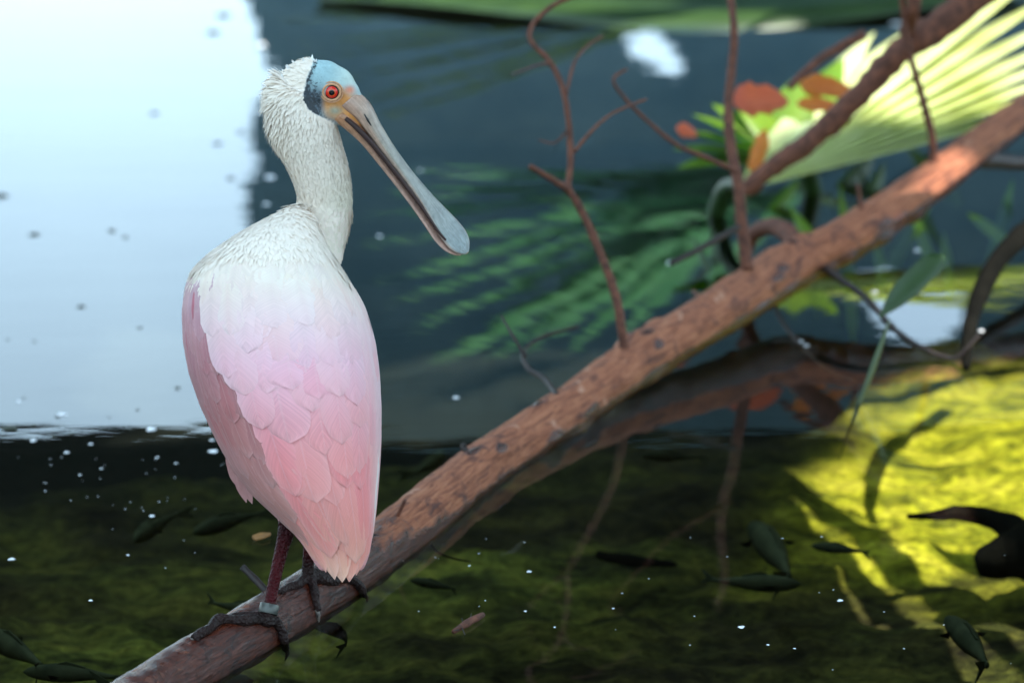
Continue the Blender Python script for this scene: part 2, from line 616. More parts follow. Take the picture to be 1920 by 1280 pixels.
mb = MB()
mb.grid([(X0 - .1, Y0 - .05, 0), (X1 + .1, Y0 - .05, 0), (X0 - .1, Y1 + .1, 0), (X1 + .1, Y1 + .1, 0)], 2, 2)
wat = mb.build('water', 'water', smooth=False)
wat['kind'] = 'structure'

# ------------------------------------------------------------------ shelter roof and added dark sheet beyond the pond (seen mirrored)
EY = 17.0
shelter = tag(empty('shelter'), 'dark timber lean-to shelter roof mirrored at the edge of the sky', 'shelter')
nb_, ex0, ex1 = 10, -9.0, 9.0


def eave_z(x):
    return 3.42 - 0.035 * x


def roof_z(x, y):
    return eave_z(x) + (EY - y) * 0.42


for k in range(nb_):
    y1, y0 = EY - k * 0.5, EY - (k + 1) * 0.5 - 0.05
    mb = MB()
    P = [Vector((x, yy, roof_z(x, yy) + (0.04 if yy == y0 else 0.0))) for yy in (y0, y1) for x in (ex0, ex1)]
    top = [p + Vector((0, 0, 0.03)) for p in P]
    mb.v = [tuple(p) for p in P + top]
    mb.f = [(0, 1, 3, 2), (4, 6, 7, 5), (0, 4, 5, 1), (2, 3, 7, 6), (0, 2, 6, 4), (1, 5, 7, 3)]
    mb.build('roof_board', 'timber', shelter, False)
for x in (-8.2, -5.2, -0.9, 3.5, 8.2):
    MB().tube([(x, EY, roof_z(x, EY) - .06), (x, EY - 5.1, roof_z(x, EY - 5.1) - .06)], [0.06, 0.06], 6).build('rafter', 'timber', shelter)
mb = MB()
mb.v = [(x, y, eave_z(x) + z) for y in (EY - .08, EY - .01) for z in (-0.07, 0.08) for x in (ex0, ex1)]
mb.f = [(0, 1, 3, 2), (4, 6, 7, 5), (0, 4, 5, 1), (2, 3, 7, 6), (0, 2, 6, 4), (1, 5, 7, 3)]
mb.build('eave_beam', 'timber', shelter, False)
for x in (-8.2, -5.2, -0.9, 3.5, 8.2):
    MB().tube([(x, EY + 0.1, GZ - .2), (x, EY + 0.1, eave_z(x) + .02)], [0.09, 0.09], 10).build('post', 'timber', shelter)
for x in (-8.2, 8.2):
    MB().tube([(x, EY - 4.6, -1.4), (x, EY - 4.6, roof_z(x, EY - 4.6))], [0.09, 0.09], 10).build('post', 'timber', shelter)

# sheet added to mirror dark beside the sky, ragged edge, gaps cut for sky
cy_ = EY - 0.25
holes = []
for poly in ([(1168, 70), (1200, 58), (1240, 62), (1262, 92), (1280, 120), (1265, 138), (1228, 124), (1185, 104)],
             [(1605, 512), (1660, 500), (1695, 535), (1705, 550), (1770, 516), (1812, 565), (1795, 620), (1738, 662), (1680, 640), (1630, 580)]):
    holes.append([mirY(px, py, cy_) for px, py in poly])


def inpoly(x, y, P):
    r = False
    j = len(P) - 1
    for i in range(len(P)):
        if (P[i][1] > y) != (P[j][1] > y) and x < (P[j][0] - P[i][0]) * (y - P[i][1]) / (P[j][1] - P[i][1]) + P[i][0]:
            r = not r
        j = i
    return r


hp = [[(v.x, v.z) for v in h] for h in holes]
mb = MB()
cx0, cx1, nx_, nz_ = -1.62, 9.0, 266, 84
idx = {}
for j in range(nz_ + 1):
    for i in range(nx_ + 1):
        x = cx0 + (cx1 - cx0) * i / nx_
        z = 0.1 + (eave_z(x) - 0.08) * j / nz_
        y = cy_ + 0.06 * math.sin(x * 5 + 0.4 * math.sin(z * 2)) + 0.04 * noise.noise(Vector((x, z, 2)))
        mb.v.append((x, y, z))
for j in range(nz_):
    for i in range(nx_):
        a = j * (nx_ + 1) + i
        x, _, z = mb.v[a]
        edge = cx0 + 0.10 + 0.16 * noise.noise(Vector((z * 2.2, 1, 0))) + 0.10 * noise.noise(Vector((z * 8, 5, 0))) - 0.10 * sstep(1.0, 2.4, z)
        if x < edge or any(inpoly(x + .02, z + .02, h) for h in hp):
            continue
        mb.f.append((a, a + 1, a + nx_ + 2, a + nx_ + 1))
cl = mb.build('added_backdrop', 'backdrop')
tag(cl, 'added slate blue sheet with cut gaps, mirrored dark in the water beside the sky', 'shade cloth')


# ------------------------------------------------------------------ palms and leaves
def blade(base, tip, width, bend=0.1, side=None, n=10, fold=0.25, rag=0.0):
    """one strap leaflet as a folded strip with thickness in its fold"""
    base, tip = Vector(base), Vector(tip)
    d = tip - base
    L = d.length
    up = Vector((0, 0, 1)) if side is None else Vector(side)
    w = d.cross(up).normalized()
    nn = w.cross(d).normalized()
    pts = []
    for k in range(n + 1):
        u = k / n
        hw = width * 0.5 * min(1, (u / 0.18 + 0.25)) * max(0.03, (1 - max(0, (u - 0.55) / 0.45) ** 1.7))
        c = base + d * u - Vector((0, 0, 1)) * (bend * L * u * u) + nn * (bend * 0.3 * L * math.sin(math.pi * u))
        k1, k2 = (1 + rag * random.uniform(-.5, .3), 1 + rag * random.uniform(-.5, .3)) if rag else (1, 1)
        pts += [c - w * hw * k1 + nn * hw * fold, c, c + w * hw * k2 + nn * hw * fold * (1 - rag)]
    return pts


def leaf_obj(name, base, tip, width, mat, parent=None, bend=0.1, side=None, fold=0.25, rag=0.0):
    mb = MB()
    n = 10
    mb.grid(blade(base, tip, width, bend, side, n, fold, rag), 3, n + 1)
    o = mb.build(name, mat, parent)
    sm = o.modifiers.new('s', 'SOLIDIFY')
    sm.thickness = 0.0015
    return o


def fan_palm(label, hub, tips, width, mat, stalk_to, side=None, group=None, bend=0.06):
    e = tag(empty('palm_leaf'), label, 'palm leaf', group)
    hub = Vector(hub)
    for tp in tips:
        leaf_obj('leaflet', hub, tp, width, mat, e, bend * random.uniform(0.5, 1.4), side)
    st = Vector(stalk_to)
    MB().tube([hub, (hub + st) / 2 + Vector((0, 0, 0.12)), st], [0.016, 0.028], 8).build('stalk', 'deep', e)
    return e


# sunlit fan palm over the water at the upper right
D1 = 6.9
hub = atY(1400, 352, 6.45)
tips = [atY(px, py, d) for (px, py, d) in [(1640, 60, 7.3), (1690, 62, 7.3), (1735, 52, 7.4), (1780, 20, 7.5), (1830, -20, 7.6), (1880, -50, 7.7), (1935, -40, 7.6), (1975, -10, 7.6), (2000, 30, 7.5), (2010, 70, 7.4),
                                       (2010, 105, 7.3), (2000, 140, 7.2), (1980, 170, 7.1), (1940, 205, 7.0), (1870, 232, 6.9)]]
fan_palm('sunlit pale fan palm leaf over the water behind the red brown branch', hub, tips, 0.085, 'palm_pale', atY(1320, 440, 6.6) + Vector((0, 0.2, -0.2)), bend=0.0)
hub = atY(1470, 300, 6.7)
tips = [atY(px, py, d) for (px, py, d) in [(1270, 315, 6.5), (1262, 280, 6.6), (1275, 245, 6.6), (1300, 215, 6.7), (1335, 195, 6.8), (1380, 180, 6.8), (1430, 165, 6.9), (1500, 140, 6.9), (1580, 110, 7.0)]]
fan_palm('small yellow green palm leaf under the orange dead leaves', hub, tips, 0.11, 'lime', atY(1560, 420, 6.8) + Vector((0, 0.2, -0.1)), bend=0.0)

# fan palms above the frame, mirrored as green streaks
pts1 = [(690, 490), (710, 540), (735, 590), (765, 640), (785, 705), (840, 700), (900, 690), (980, 680), (1060, 680), (1150, 650), (690, 430), (720, 380), (740, 340)]
fan_palm('large green fan palm leaf mirrored as streaks across the dark water', mirY(1440, 300, 10.2), [mirY(px + random.uniform(-15, 15), py, random.uniform(8.9, 9.5)) for px, py in pts1], 0.10, 'palm_blue', mirY(1700, 200, 11.5), group=None, bend=0.02)
pts2 = [(560, 180), (540, 130), (600, 230), (520, 60), (660, 250), (620, 20), (700, 0), (560, 95)]
fan_palm('grey green fan palm leaf mirrored as pale bands behind the bird', mirY(1420, -40, 11.6), [mirY(px, py, random.uniform(10.9, 11.4)) for px, py in pts2], 0.11, 'palm_grey', mirY(1750, -80, 12.4), bend=0.02)
pts3 = [(1240, 470), (1300, 560), (1120, 520), (1180, 430), (1060, 460), (1010, 400)]
fan_palm('small green fan palm leaf mirrored beside the bare upright twig', mirY(1500, 350, 9.6), [mirY(px, py, random.uniform(8.9, 9.3)) for px, py in pts3], 0.07, 'palm_blue', mirY(1750, 300, 10.5), bend=0.03)

# broad leaf trailing at the far water
bl = tag(empty('banana_leaf'), 'broad dark green banana leaf trailing along the far water', 'leaf')
pts_, rows = [], 16
for k in range(rows + 1):
    u = k / rows
    px = 600 + 1300 * u
    c = Vector(((px - 960) / FPX * 10.8, 10.75 + 0.1 * math.sin(u * 5), 0.045 + 0.02 * math.sin(u * 9)))
    hw = 0.9 * math.sin(math.pi * min(1, 0.03 + u * 0.97)) ** 1.1 + 0.02
    for s in (-1, -0.5, 0, 0.5, 1):
        pts_.append(c + Vector((0, s * hw, -0.035 * s * s)))
mb = MB()
mb.grid(pts_, 5, rows + 1)
o = mb.build('leaf_blade', 'deep', bl)
sm = o.modifiers.new('s', 'SOLIDIFY')
sm.thickness = 0.003
MB().tube([Vector(((px - 960) / FPX * 10.8, 10.75, 0.05)) for px in (590, 1000, 1500, 1950)] + [Vector((2.6, 11.6, 0.5))], [0.006, 0.012, 0.02, 0.025, 0.03], 8).build('midrib', 'deep', bl)

# strap leaved plant on the right behind the branch
strap = tag(empty('strap_leaved_plant'), 'clump of lime green strap leaves behind the branch at the right', 'plant')
for (bx, by, tx, ty, d, w, m) in [(1600, 640, 1575, 330, 6.5, .030, 'lime'), (1560, 520, 1480, 380, 6.3, .034, 'lime'), (1660, 570, 1640, 430, 6.4, .028, 'lime'), (1745, 500, 1710, 385, 6.4, .03, 'lime'),
                                  (1900, 470, 1815, 395, 6.5, .034, 'lime'), (1780, 560, 1770, 430, 6.4, .026, 'lime'), (1640, 560, 1775, 300, 6.6, .035, 'palm'), (1530, 600, 1540, 420, 6.6, .026, 'deep'),
                                  (1700, 580, 1610, 300, 6.9, .035, 'deep'), (1840, 560, 1900, 330, 6.7, .035, 'palm'), (1350, 560, 1300, 440, 6.0, .02, 'deep'), (1330, 560, 1345, 430, 6.1, .02, 'deep'),
                                  (1430, 420, 1500, 330, 6.7, .03, 'lime'), (1610, 420, 1660, 300, 6.9, .04, 'deep'), (1800, 390, 1700, 270, 7.0, .05, 'deep'), (1560, 380, 1640, 290, 7.0, .05, 'deep')]:
    leaf_obj('leaf', atY(bx, by, d), atY(tx, ty, d + 0.15), w, m, strap, 0.03, (0.3, -1, 0.3))
lf = tag(empty('hanging_leaf'), 'long dark narrow leaf hanging from a twig into the water', 'leaf')
mb = MB()
P_ = [atY(1668, 600, 5.05), atY(1640, 680, 5.0), atY(1608, 765, 4.95), atY(1572, 862, 4.9)]
mb.tube(P_, [0.004, 0.014, 0.009, 0.002], 8, 8, flat=0.2)
mb.build('leaf_blade', 'deep', lf)
lf = tag(empty('broad_leaf'), 'pointed grey green leaf lying across the twig above the water', 'leaf')
leaf_obj('leaf_blade', atY(1768, 478, 5.2), atY(1648, 588, 5.1), 0.045, 'deep', lf, 0.04, (0.2, -0.6, 0.8))

# dead leaves caught on the palm
for (name, lab, a, b, d, w, m) in [('dead_leaf', 'curled red dead leaf caught on the sunlit palm beside the twig', (1375, 190), (1480, 185), 6.25, .075, 'red_leaf'),
                                   ('dead_leaf', 'orange dead leaf resting on the palm against the dark branch', (1500, 158), (1612, 172), 6.3, .05, 'orange'),
                                   ('dead_leaf', 'yellow orange dead leaf below another on the palm', (1495, 195), (1582, 198), 6.28, .034, 'orange'),
                                   ('dead_leaf', 'narrow upright orange dead leaf at the foot of the palm', (1412, 325), (1436, 235), 6.2, .035, 'orange'),
                                   ('dead_leaf', 'small brown red dead leaf at the tip of a twig', (1268, 240), (1308, 252), 6.3, .03, 'red_leaf')]:
    e = tag(empty(name), lab, 'leaf', 'dead leaves on the palm')
    leaf_obj('leaf_blade', atY(*a, d), atY(*b, d + 0.03), w, m, e, 0.05, (0.1, -1, 0.5), 0.35, 0.5)

# ------------------------------------------------------------------ unseen trees added to block the sun, cut open where it should land
lit_bed = [[atZ(px, py, BED) for px, py in ((1595, 690), (1720, 680), (2600, 670), (2600, 1330), (1880, 1330), (1700, 1220), (1560, 1090), (1490, 940), (1550, 890), (1580, 760))]]
lit_bed = [[(v.x, v.y) for v in p] for p in lit_bed]


def to_px(p):
    d = p - Vector((0, 0, CAM_H))
    f = d.y * _c - d.z * _s
    u = d.y * _s + d.z * _c
    return 960 + d.x / f * FPX, 640 - u / f * FPX


# openings of the crown: height of what the sun reaches, its outline from above, margin
lit_planes = [(BED, lit_bed[0], 0.17), (0.3, [(0.42, 6.55), (1.0, 6.9), (1.9, 7.1), (2.0, 8.2), (0.25, 8.2)], 0.2), (0.7, [(-0.5, 8.7), (1.0, 8.7), (1.0, 10.1), (-0.5, 10.1)], 0.36)]


def sun_open(c):
    for (zp, pol, mg) in lit_planes:
        q = c - SUN * ((c.z - zp) / SUN.z)
        if any(inpoly(q.x + a, q.y + b, pol) for a, b in ((0, 0), (mg, 0), (-mg, 0), (0, mg), (0, -mg))):
            return True
    return False


def leaf_cloud(centres, size, name, parent, mat):
    n = len(centres)
    V = np.zeros((n * 6, 3))
    F = []
    shape = np.array([(-1, 0, 0), (-0.3, -0.42, 0.06), (0.5, -0.36, 0.05), (1, 0, -0.08), (0.5, 0.36, 0.05), (-0.3, 0.42, 0.06)])
    for i, c in enumerate(centres):
        q = Matrix.Rotation(random.uniform(0, 6.28), 3, 'Z') @ Matrix.Rotation(random.gauss(0, 0.5), 3, 'X') @ Matrix.Rotation(random.gauss(0.2, 0.4), 3, 'Y')
        s = size * random.uniform(0.7, 1.3)
        V[i * 6:i * 6 + 6] = np.array(c) + (shape * s) @ np.array(q).T
        b = i * 6
        F += [(b, b + 1, b + 2, b + 3), (b, b + 3, b + 4, b + 5)]
    me = bpy.data.meshes.new(name)
    me.from_pydata(V.tolist(), [], F)
    o = link_obj(name, me, mat, parent, False)
    return o


def added_shade_tree(label, root, box, count, size, mask=True):
    e = tag(empty('added_shade_tree'), label, 'tree', 'added trees that block light round the pond')
    root = Vector(root)
    (xa, xb), (ya, yb), (za, zb) = box
    mid = Vector(((xa + xb) / 2, (ya + yb) / 2, (za + zb) / 2))
    fork = root + Vector((0, 0, za * 0.55))
    MB().tube([root + Vector((0, 0, -.3)), root + Vector((.1, .05, za * .3)), fork], [0.32, 0.25, 0.2], 12, 6, 0.15, 3).build('trunk', 'trunk', e)
    for k in range(6):
        tp = Vector((random.uniform(xa, xb), random.uniform(ya, yb), za + 0.2))
        tp = tp.lerp(mid, 0.25)
        if mask and any(sun_open(fork.lerp(tp, u)) for u in (.5, .7, .85, 1)):
            continue
        MB().tube([fork, fork.lerp(tp, .5) + Vector((0, 0, .5)), tp], [0.13, 0.08, 0.03], 8, 5, 0.1, 3).build('limb', 'trunk', e)
    C = []
    for i in range(count):
        u = Vector((random.uniform(xa, xb), random.uniform(ya, yb), random.uniform(za, zb)))
        if not mask:
            rr = (((u.x - mid.x) / (xb - xa) * 2) ** 2 + ((u.y - mid.y) / (yb - ya) * 2) ** 2 + ((u.z - mid.z) / (zb - za) * 2) ** 2)
            if rr > 1 + 0.5 * noise.noise(u * 0.7):
                continue
        if mask and sun_open(u):
            continue
        C.append(u)
    leaf_cloud(C, size, 'crown', e, 'canopy')
    return e


added_shade_tree('broad unseen tree crown added to shade the bird, cut open for sun', (6.8, -4.2, 0), ((0.2, 8.8), (-5.5, 11.5), (6.6, 7.8)), 25000, 0.24)
added_shade_tree('unseen leafy tree added to block light from the left of the bird', (-5.0, 3.4, -0.4), ((-7.0, -2.7), (1.5, 6.5), (1.0, 5.2)), 2600, 0.3, False)
# low palm leaf just outside the frame whose leaflets stripe the sunlit bed
up_ = SUN * (1.15 / SUN.z)
tips = []
for sl_ in (0.38, 0.535, 0.70, 0.90, 0.97, 1.05, 1.15, 1.28, 1.42, 1.6):
    k = 1000 / math.hypot(1, sl_)
    tips.append(atZ(1290 + k, 818 + sl_ * k, BED) + up_)
hubp = atZ(1290, 818, BED) + up_
fan_palm('low fan palm leaf beside the pond casting striped shade on the bed', hubp, tips, 0.064, 'deep', hubp + Vector((0.9, 0.9, -0.3)), bend=0.0)

# ------------------------------------------------------------------ the branch
branch = tag(empty('fallen_branch'), 'red brown fallen branch slanting out of the water, carrying the bird', 'branch')
BR = [(215, 1345, .010, 62), (330, 1268, .012, 60), (480, 1180, .014, 57), (620, 1095, .014, 56), (770, 985, .014, 54), (900, 880, .014, 50), (1050, 780, .022, 47), (1200, 675, .045, 46), (1340, 590, .070, 47), (1480, 503, .096, 48),
      (1600, 440, .14, 42), (1740, 345, .20, 36), (1850, 262, .25, 33), (1990, 165, .31, 30)]
cpts = [atZ(px, py, z) for px, py, z, r in BR]
crad = [r * p.y / _c / FPX * 0.98 for (px, py, z, r), p in zip(BR, cpts)]
P, rr = path(cpts, crad, 34)
fr_ = frames(P)
NS = 56
knots = [(random.uniform(0.27, 0.95), random.uniform(0, 6.28), random.uniform(.15, .4), random.uniform(.008, .02)) for _ in range(44)]
pts, wet_shade = [], []
n = len(P)
for k in range(n):
    a, b = fr_[k]
    u = k / (n - 1)
    for i in range(NS):
        an = 2 * math.pi * i / NS + math.pi
        d = a * math.cos(an) + b * math.sin(an)
        p = P[k] + d * rr[k]
        r = rr[k] * (1 + 0.05 * noise.noise(p * 9) + 0.035 * noise.noise(p * 26)) + 0.0016 * noise.noise(p * 70)
        ridge = noise.noise(Vector((an * 2.2 + 0.6 * noise.noise(P[k] * 4), u * 14, 3.0)))
        r += 0.0018 * ridge
        for (ku, ka, kw, kh) in knots:
            du = (u - ku) * 60
            if abs(du) < 1.5:
                da = (an - ka + math.pi) % (2 * math.pi) - math.pi
                r += kh * 0.5 * math.exp(-(du * du * 4 + da * da / (kw * kw)))
        p = P[k] + d * r
        pts.append(p)
        near = 1 - sstep(0.20, 0.40, u)
        under_shade = 1 - sstep(-0.004, 0.040 + 0.02 * near, (p - P[k]).z + 0.022)  # underside shade painted in, stored along with the real wetness
        scar = 0.0
        for (ku, ka, kw, kh) in knots:
            du = (u - ku) * 60
            if abs(du) < 1.5:
                da = (an - ka + math.pi) % (2 * math.pi) - math.pi
                scar = max(scar, math.exp(-(du * du * 5 + da * da / (kw * kw * 0.7))))
        wet_shade.append(min(1, 0.95 * under_shade + 0.66 * near + 0.75 * scar))
mb = MB()
mb.grid(pts, NS, n, True, True)
mb.uv = [((i % NS) / NS, (i // NS) / n * 3.0) for i in range(NS * n)]
limb = mb.build('limb', 'bark', branch)
setfac(limb.data, 'wet_shade', wet_shade)


def limb_d(px):
    return float(np.interp(px, [b[0] for b in BR], [c.y for c in cpts]))


def twig(pts, r0, r1, mat='twig', name='twig', par=branch, nz=0.12):
    dd_ = limb_d(pts[0][0]) - pts[0][2] if par is branch and pts[0][1] > 280 and not (pts[0][1] == 356) else (limb_d(1172) - 4.93 if pts[0][0] < 1100 and par is branch else (limb_d(1402) - 5.32 if par is branch else 0))
    P3 = [atY(a, b, d + dd_) for a, b, d in pts]
    if par is branch:
        r0, r1 = r0 * 0.88, r1 * 0.85
    return MB().tube(P3, [r0 + (r1 - r0) * i / (len(P3) - 1) for i in range(len(P3))], 9, 7, nz * 1.6, 55).build(name, mat, par)


tA = twig([(1172, 672, 4.93), (1166, 620, 4.93), (1150, 540, 4.95), (1118, 455, 4.98), (1085, 385, 5.0), (1062, 350, 5.0)], .0105, .0075)
twig([(1066, 356, 5.0), (1030, 333, 4.97), (994, 312, 4.94)], .0075, .0055)
tB = twig([(1064, 356, 5.0), (1070, 300, 5.03), (1066, 230, 5.06), (1055, 165, 5.09), (1030, 115, 5.12), (996, 78, 5.14), (998, 48, 5.16), (1035, 12, 5.18), (1090, -12, 5.2)], .0072, .005)
twig([(1078, 283, 5.03), (1110, 245, 5.1), (1150, 212, 5.2), (1212, 186, 5.3)], .0045, .003)
twig([(1062, 178, 5.08), (1076, 120, 5.15), (1100, 88, 5.2), (1130, 68, 5.25)], .004, .0025)
twig([(1035, 120, 5.1), (1010, 122, 5.15), (960, 140, 5.3)], .0035, .002)
twig([(1068, 240, 5.05), (1040, 268, 5.05), (1010, 262, 5.1)], .0028, .0015)
twig([(1402, 505, 5.32), (1392, 430, 5.34), (1385, 350, 5.36), (1370, 270, 5.4), (1366, 190, 5.44), (1374, 110, 5.48), (1376, 50, 5.5), (1366, -20, 5.55)], .015, .0085)
twig([(1383, 322, 5.37), (1330, 298, 5.35), (1270, 272, 5.33), (1215, 228, 5.3), (1172, 185, 5.28), (1150, 150, 5.27), (1175, 130, 5.3)], .0062, .003)
twig([(1385, 425, 5.34), (1320, 462, 5.3), (1258, 494, 5.25)], .008, .006, 'twig_dark')
twig([(1500, 478, 5.42), (1478, 438, 5.5), (1445, 424, 5.58), (1412, 440, 5.66), (1395, 480, 5.7)], .026, .016)
twig([(1752, 325, 5.85), (1748, 260, 5.84), (1728, 180, 5.83), (1708, 110, 5.82), (1698, 50, 5.82), (1690, -20, 5.82)], .011, .007)
twig([(1800, 296, 5.95), (1850, 300, 6.05), (1910, 305, 6.15), (1990, 300, 6.3)], .024, .018, 'twig_dark')
twig([(1530, 492, 5.42), (1575, 523, 5.3), (1625, 560, 5.2), (1680, 620, 5.08), (1735, 655, 5.02), (1785, 672, 4.98), (1812, 655, 4.97), (1836, 628, 4.97)], .009, .004, 'twig_dark')
twig([(1448, 562, 5.3), (1468, 605, 5.22), (1500, 645, 5.12), (1545, 690, 5.02), (1602, 714, 4.95)], .0055, .003, 'twig_dark')
twig([(1045, 742, 4.75), (1020, 710, 4.85), (990, 690, 4.9), (982, 660, 4.95), (1015, 632, 5.0), (1085, 612, 5.05)], .0065, .0035, 'twig_dark')
twig([(985, 668, 4.92), (962, 630, 4.95), (940, 592, 5.0)], .004, .002, 'twig_dark')
twig([(520, 1128, 3.76), (490, 1098, 3.78), (455, 1062, 3.80)], .0062, .0058, 'twig_dark')
twig([(735, 985, 3.95), (746, 965, 3.94), (760, 937, 3.93)], .0042, .003)
twig([(800, 1005, 3.98), (818, 1032, 3.99), (848, 1046, 4.0), (882, 1052, 4.02)], .0028, .0014, 'twig_dark')
twig([(1620, 425, 5.62), (1614, 385, 5.6), (1608, 345, 5.6)], .008, .004)
twig([(1335, 580, 5.2), (1312, 558, 5.25), (1300, 545, 5.3)], .008, .004)
twig([(880, 850, 4.33), (868, 838, 4.34), (872, 832, 4.34)], .006, .004, 'twig_dark')
twig([(856, 880, 4.24), (846, 872, 4.24)], .006, .004, 'twig_dark')

dark = tag(empty('dead_branch'), 'dark brown dead branch leaning across the sunlit palm leaf', 'branch')
twig([(1395, 360, 6.1), (1450, 312, 6.1), (1530, 255, 6.1), (1610, 180, 6.1), (1690, 95, 6.1), (1760, 48, 6.12), (1850, -25, 6.15)], .018, .034, 'twig', 'limb', dark, .2)
twig([(1700, 60, 6.08), (1712, 20, 6.0), (1715, -20, 6.0)], .016, .014, 'twig', 'twig', dark)
twig([(1480, 165, 6.3), (1540, 110, 6.35), (1620, 65, 6.4)], .008, .012, 'twig', 'twig', dark)

# submerged timber and roots
dw = tag(empty('sunken_log'), 'black sunken log with a curved snag lying on the sunlit bed', 'log')


def bedp(px, py, lift=0.03):
    p = atZ(px, py, BED + lift)
    return p


MB().tube([bedp(1835, 1060, .06), bedp(1890, 1045, .08), bedp(1960, 1035, .09), bedp(2080, 1030, .06)], [0.02, 0.045, 0.06, 0.06], 14, 8, 0.25, 12).build('log', 'drift', dw)
MB().tube([bedp(1925, 1020, .1), bedp(1880, 980, .12), bedp(1810, 962, .13), bedp(1750, 966, .13), bedp(1702, 968, .12)], [0.035, 0.022, 0.014, 0.009, 0.004], 10, 8, 0.25, 20).build('snag', 'drift', dw)
dw = tag(empty('sunken_stick'), 'thin black stick lying on the pond bed below the branch', 'stick')
MB().tube([bedp(1120, 1040), bedp(1180, 1050), bedp(1268, 1058)], [0.008, 0.012, 0.005], 8, 6, 0.25, 20).build('stick', 'drift', dw)
dw = tag(empty('curved_root'), 'dark curved root dipping into the water beside the strap leaves', 'root')
MB().tube([atY(2010, 380, 6.0), atY(1935, 425, 5.8), atY(1870, 490, 5.6), atY(1830, 570, 5.45), atY(1815, 640, 5.3), atY(1812, 690, 5.22)], [0.02, 0.021, 0.02, 0.017, 0.012, 0.008], 10, 8, 0.15, 12).build('root', 'drift', dw)

# ------------------------------------------------------------------ fish under the water
def fish(px, py, ang, length, z, label, bend=0.15):
    e = tag(empty('fish'), label, 'fish', 'dark fish in the pond')
    c = atZ(px, py, z)
    dx, dy = math.cos(R(ang)), math.sin(R(ang))
    f, sd = Vector((dx, dy, 0)), Vector((-dy, dx, 0))
    prof = [(0, .01), (.05, .055), (.15, .095), (.3, .12), (.45, .115), (.6, .085), (.75, .05), (.88, .028), (.93, .03)]
    pts = []
    N = 12

    def ctr(u):
        return c + f * (length * (0.5 - u)) + sd * (bend * length * (u - 0.4) ** 2)

    for u, w in prof:
        o = ctr(u)
        for i in range(N):
            a = 2 * math.pi * i / N
            pts.append(o + sd * (math.cos(a) * w * length * 0.62) + Vector((0, 0, math.sin(a) * w * length * 0.8)))
    mb = MB()
    mb.grid(pts, N, len(prof), True, True)
    mb.build('body', 'fish', e)
    tb = ctr(.90)

    def fin(name, P3):
        m = MB()
        m.v = [tuple(p) for p in P3] + [tuple(Vector(p) + sd * 0.002) for p in P3]
        k = len(P3)
        m.f = [tuple(range(k)), tuple(range(2 * k - 1, k - 1, -1))] + [(i, (i + 1) % k, (i + 1) % k + k, i + k) for i in range(k)]
        m.build(name, 'fish', e, False)
    tl = sd * (0.10 * length)
    fin('tail_fin', [tb + Vector((0, 0, .02 * length)), ctr(1.06) + tl + Vector((0, 0, .08 * length)), ctr(1.0) + tl * .6, ctr(1.06) + tl - Vector((0, 0, .08 * length)), tb - Vector((0, 0, .02 * length))])
    up = Vector((0, 0, 1))
    fin('dorsal_fin', [ctr(.3) + up * .085 * length, ctr(.42) + up * .12 * length, ctr(.62) + up * .075 * length, ctr(.6) + up * .05 * length])
    for s in (-1, 1):
        b0 = ctr(.26) + sd * (s * .07 * length)
        fin('pectoral_fin', [b0, b0 + sd * (s * .10 * length) - f * (.06 * length), b0 + sd * (s * .05 * length) - f * (.13 * length)])
    return e


fish(290, 985, 250, 0.17, -.12, 'slim dark fish pointing down beside the pair left of the bird')
fish(425, 978, 228, 0.16, -.12, 'dark fish slanting just below the pink flank feathers')
fish(30, 1215, 130, 0.20, -.10, 'broad dark fish at the left edge above the sunken pair')
fish(140, 1262, 172, 0.15, -.10, 'dark fish lying level beside the lower end of the branch')
fish(330, 1285, 8, 0.22, -.10, 'large dark fish half hidden by the lower end of the branch')
fish(455, 1140, 350, 0.12, -.10, 'small fish whose tail shows behind the banded leg', 0.5)
fish(640, 1185, 130, 0.11, -.06, 'dark bent fish beside the branch under the tail', 0.9)
fish(805, 870, 70, 0.17, -.20, 'slim upright dark fish right of the tail above the branch')
fish(1262, 855, 176, 0.12, -.14, 'short dark fish in the shade right of the branch')
fish(1455, 1035, 100, 0.30, -.16, 'slim dark fish crossing another in front of the light streaks')
fish(1412, 1092, 352, 0.155, -.14, 'long dark fish lying level below the crossing fish')
fish(1575, 1028, 160, 0.10, -.16, 'short thick dark fish beside the sunlit moss')
fish(1822, 1205, 100, 0.22, -.12, 'slim dark fish at the end of the light stripe')
fish(815, 1095, 150, 0.09, -.14, 'small dim fish on the bed below the thin bent twig')

# ------------------------------------------------------------------ floating specks and litter
def dome_mesh(name, mat):
    mb = MB()
    pts = []
    for j in range(6):
        th = math.pi / 2 * j / 5
        for i in range(14):
            a = 2 * math.pi * i / 14
            w = 1 + 0.18 * math.sin(3 * a + 1) + 0.1 * math.sin(5 * a)
            pts.append((math.cos(th) * math.cos(a) * w, math.cos(th) * math.sin(a) * w * 0.8, math.sin(th) * 0.5))
    mb.grid(pts, 14, 6, True, True)
    me = bpy.data.meshes.new(name)
    me.from_pydata(mb.v, [], mb.f)
    me.materials.append(M[mat])
    me.polygons.foreach_set('use_smooth', [True] * len(me.polygons))
    return me


dm = {'bright_bubble': dome_mesh('bright_bubble_speck', 'bright_bubble'), 'dark_bubble': dome_mesh('dark_bubble_speck', 'dark_bubble')}


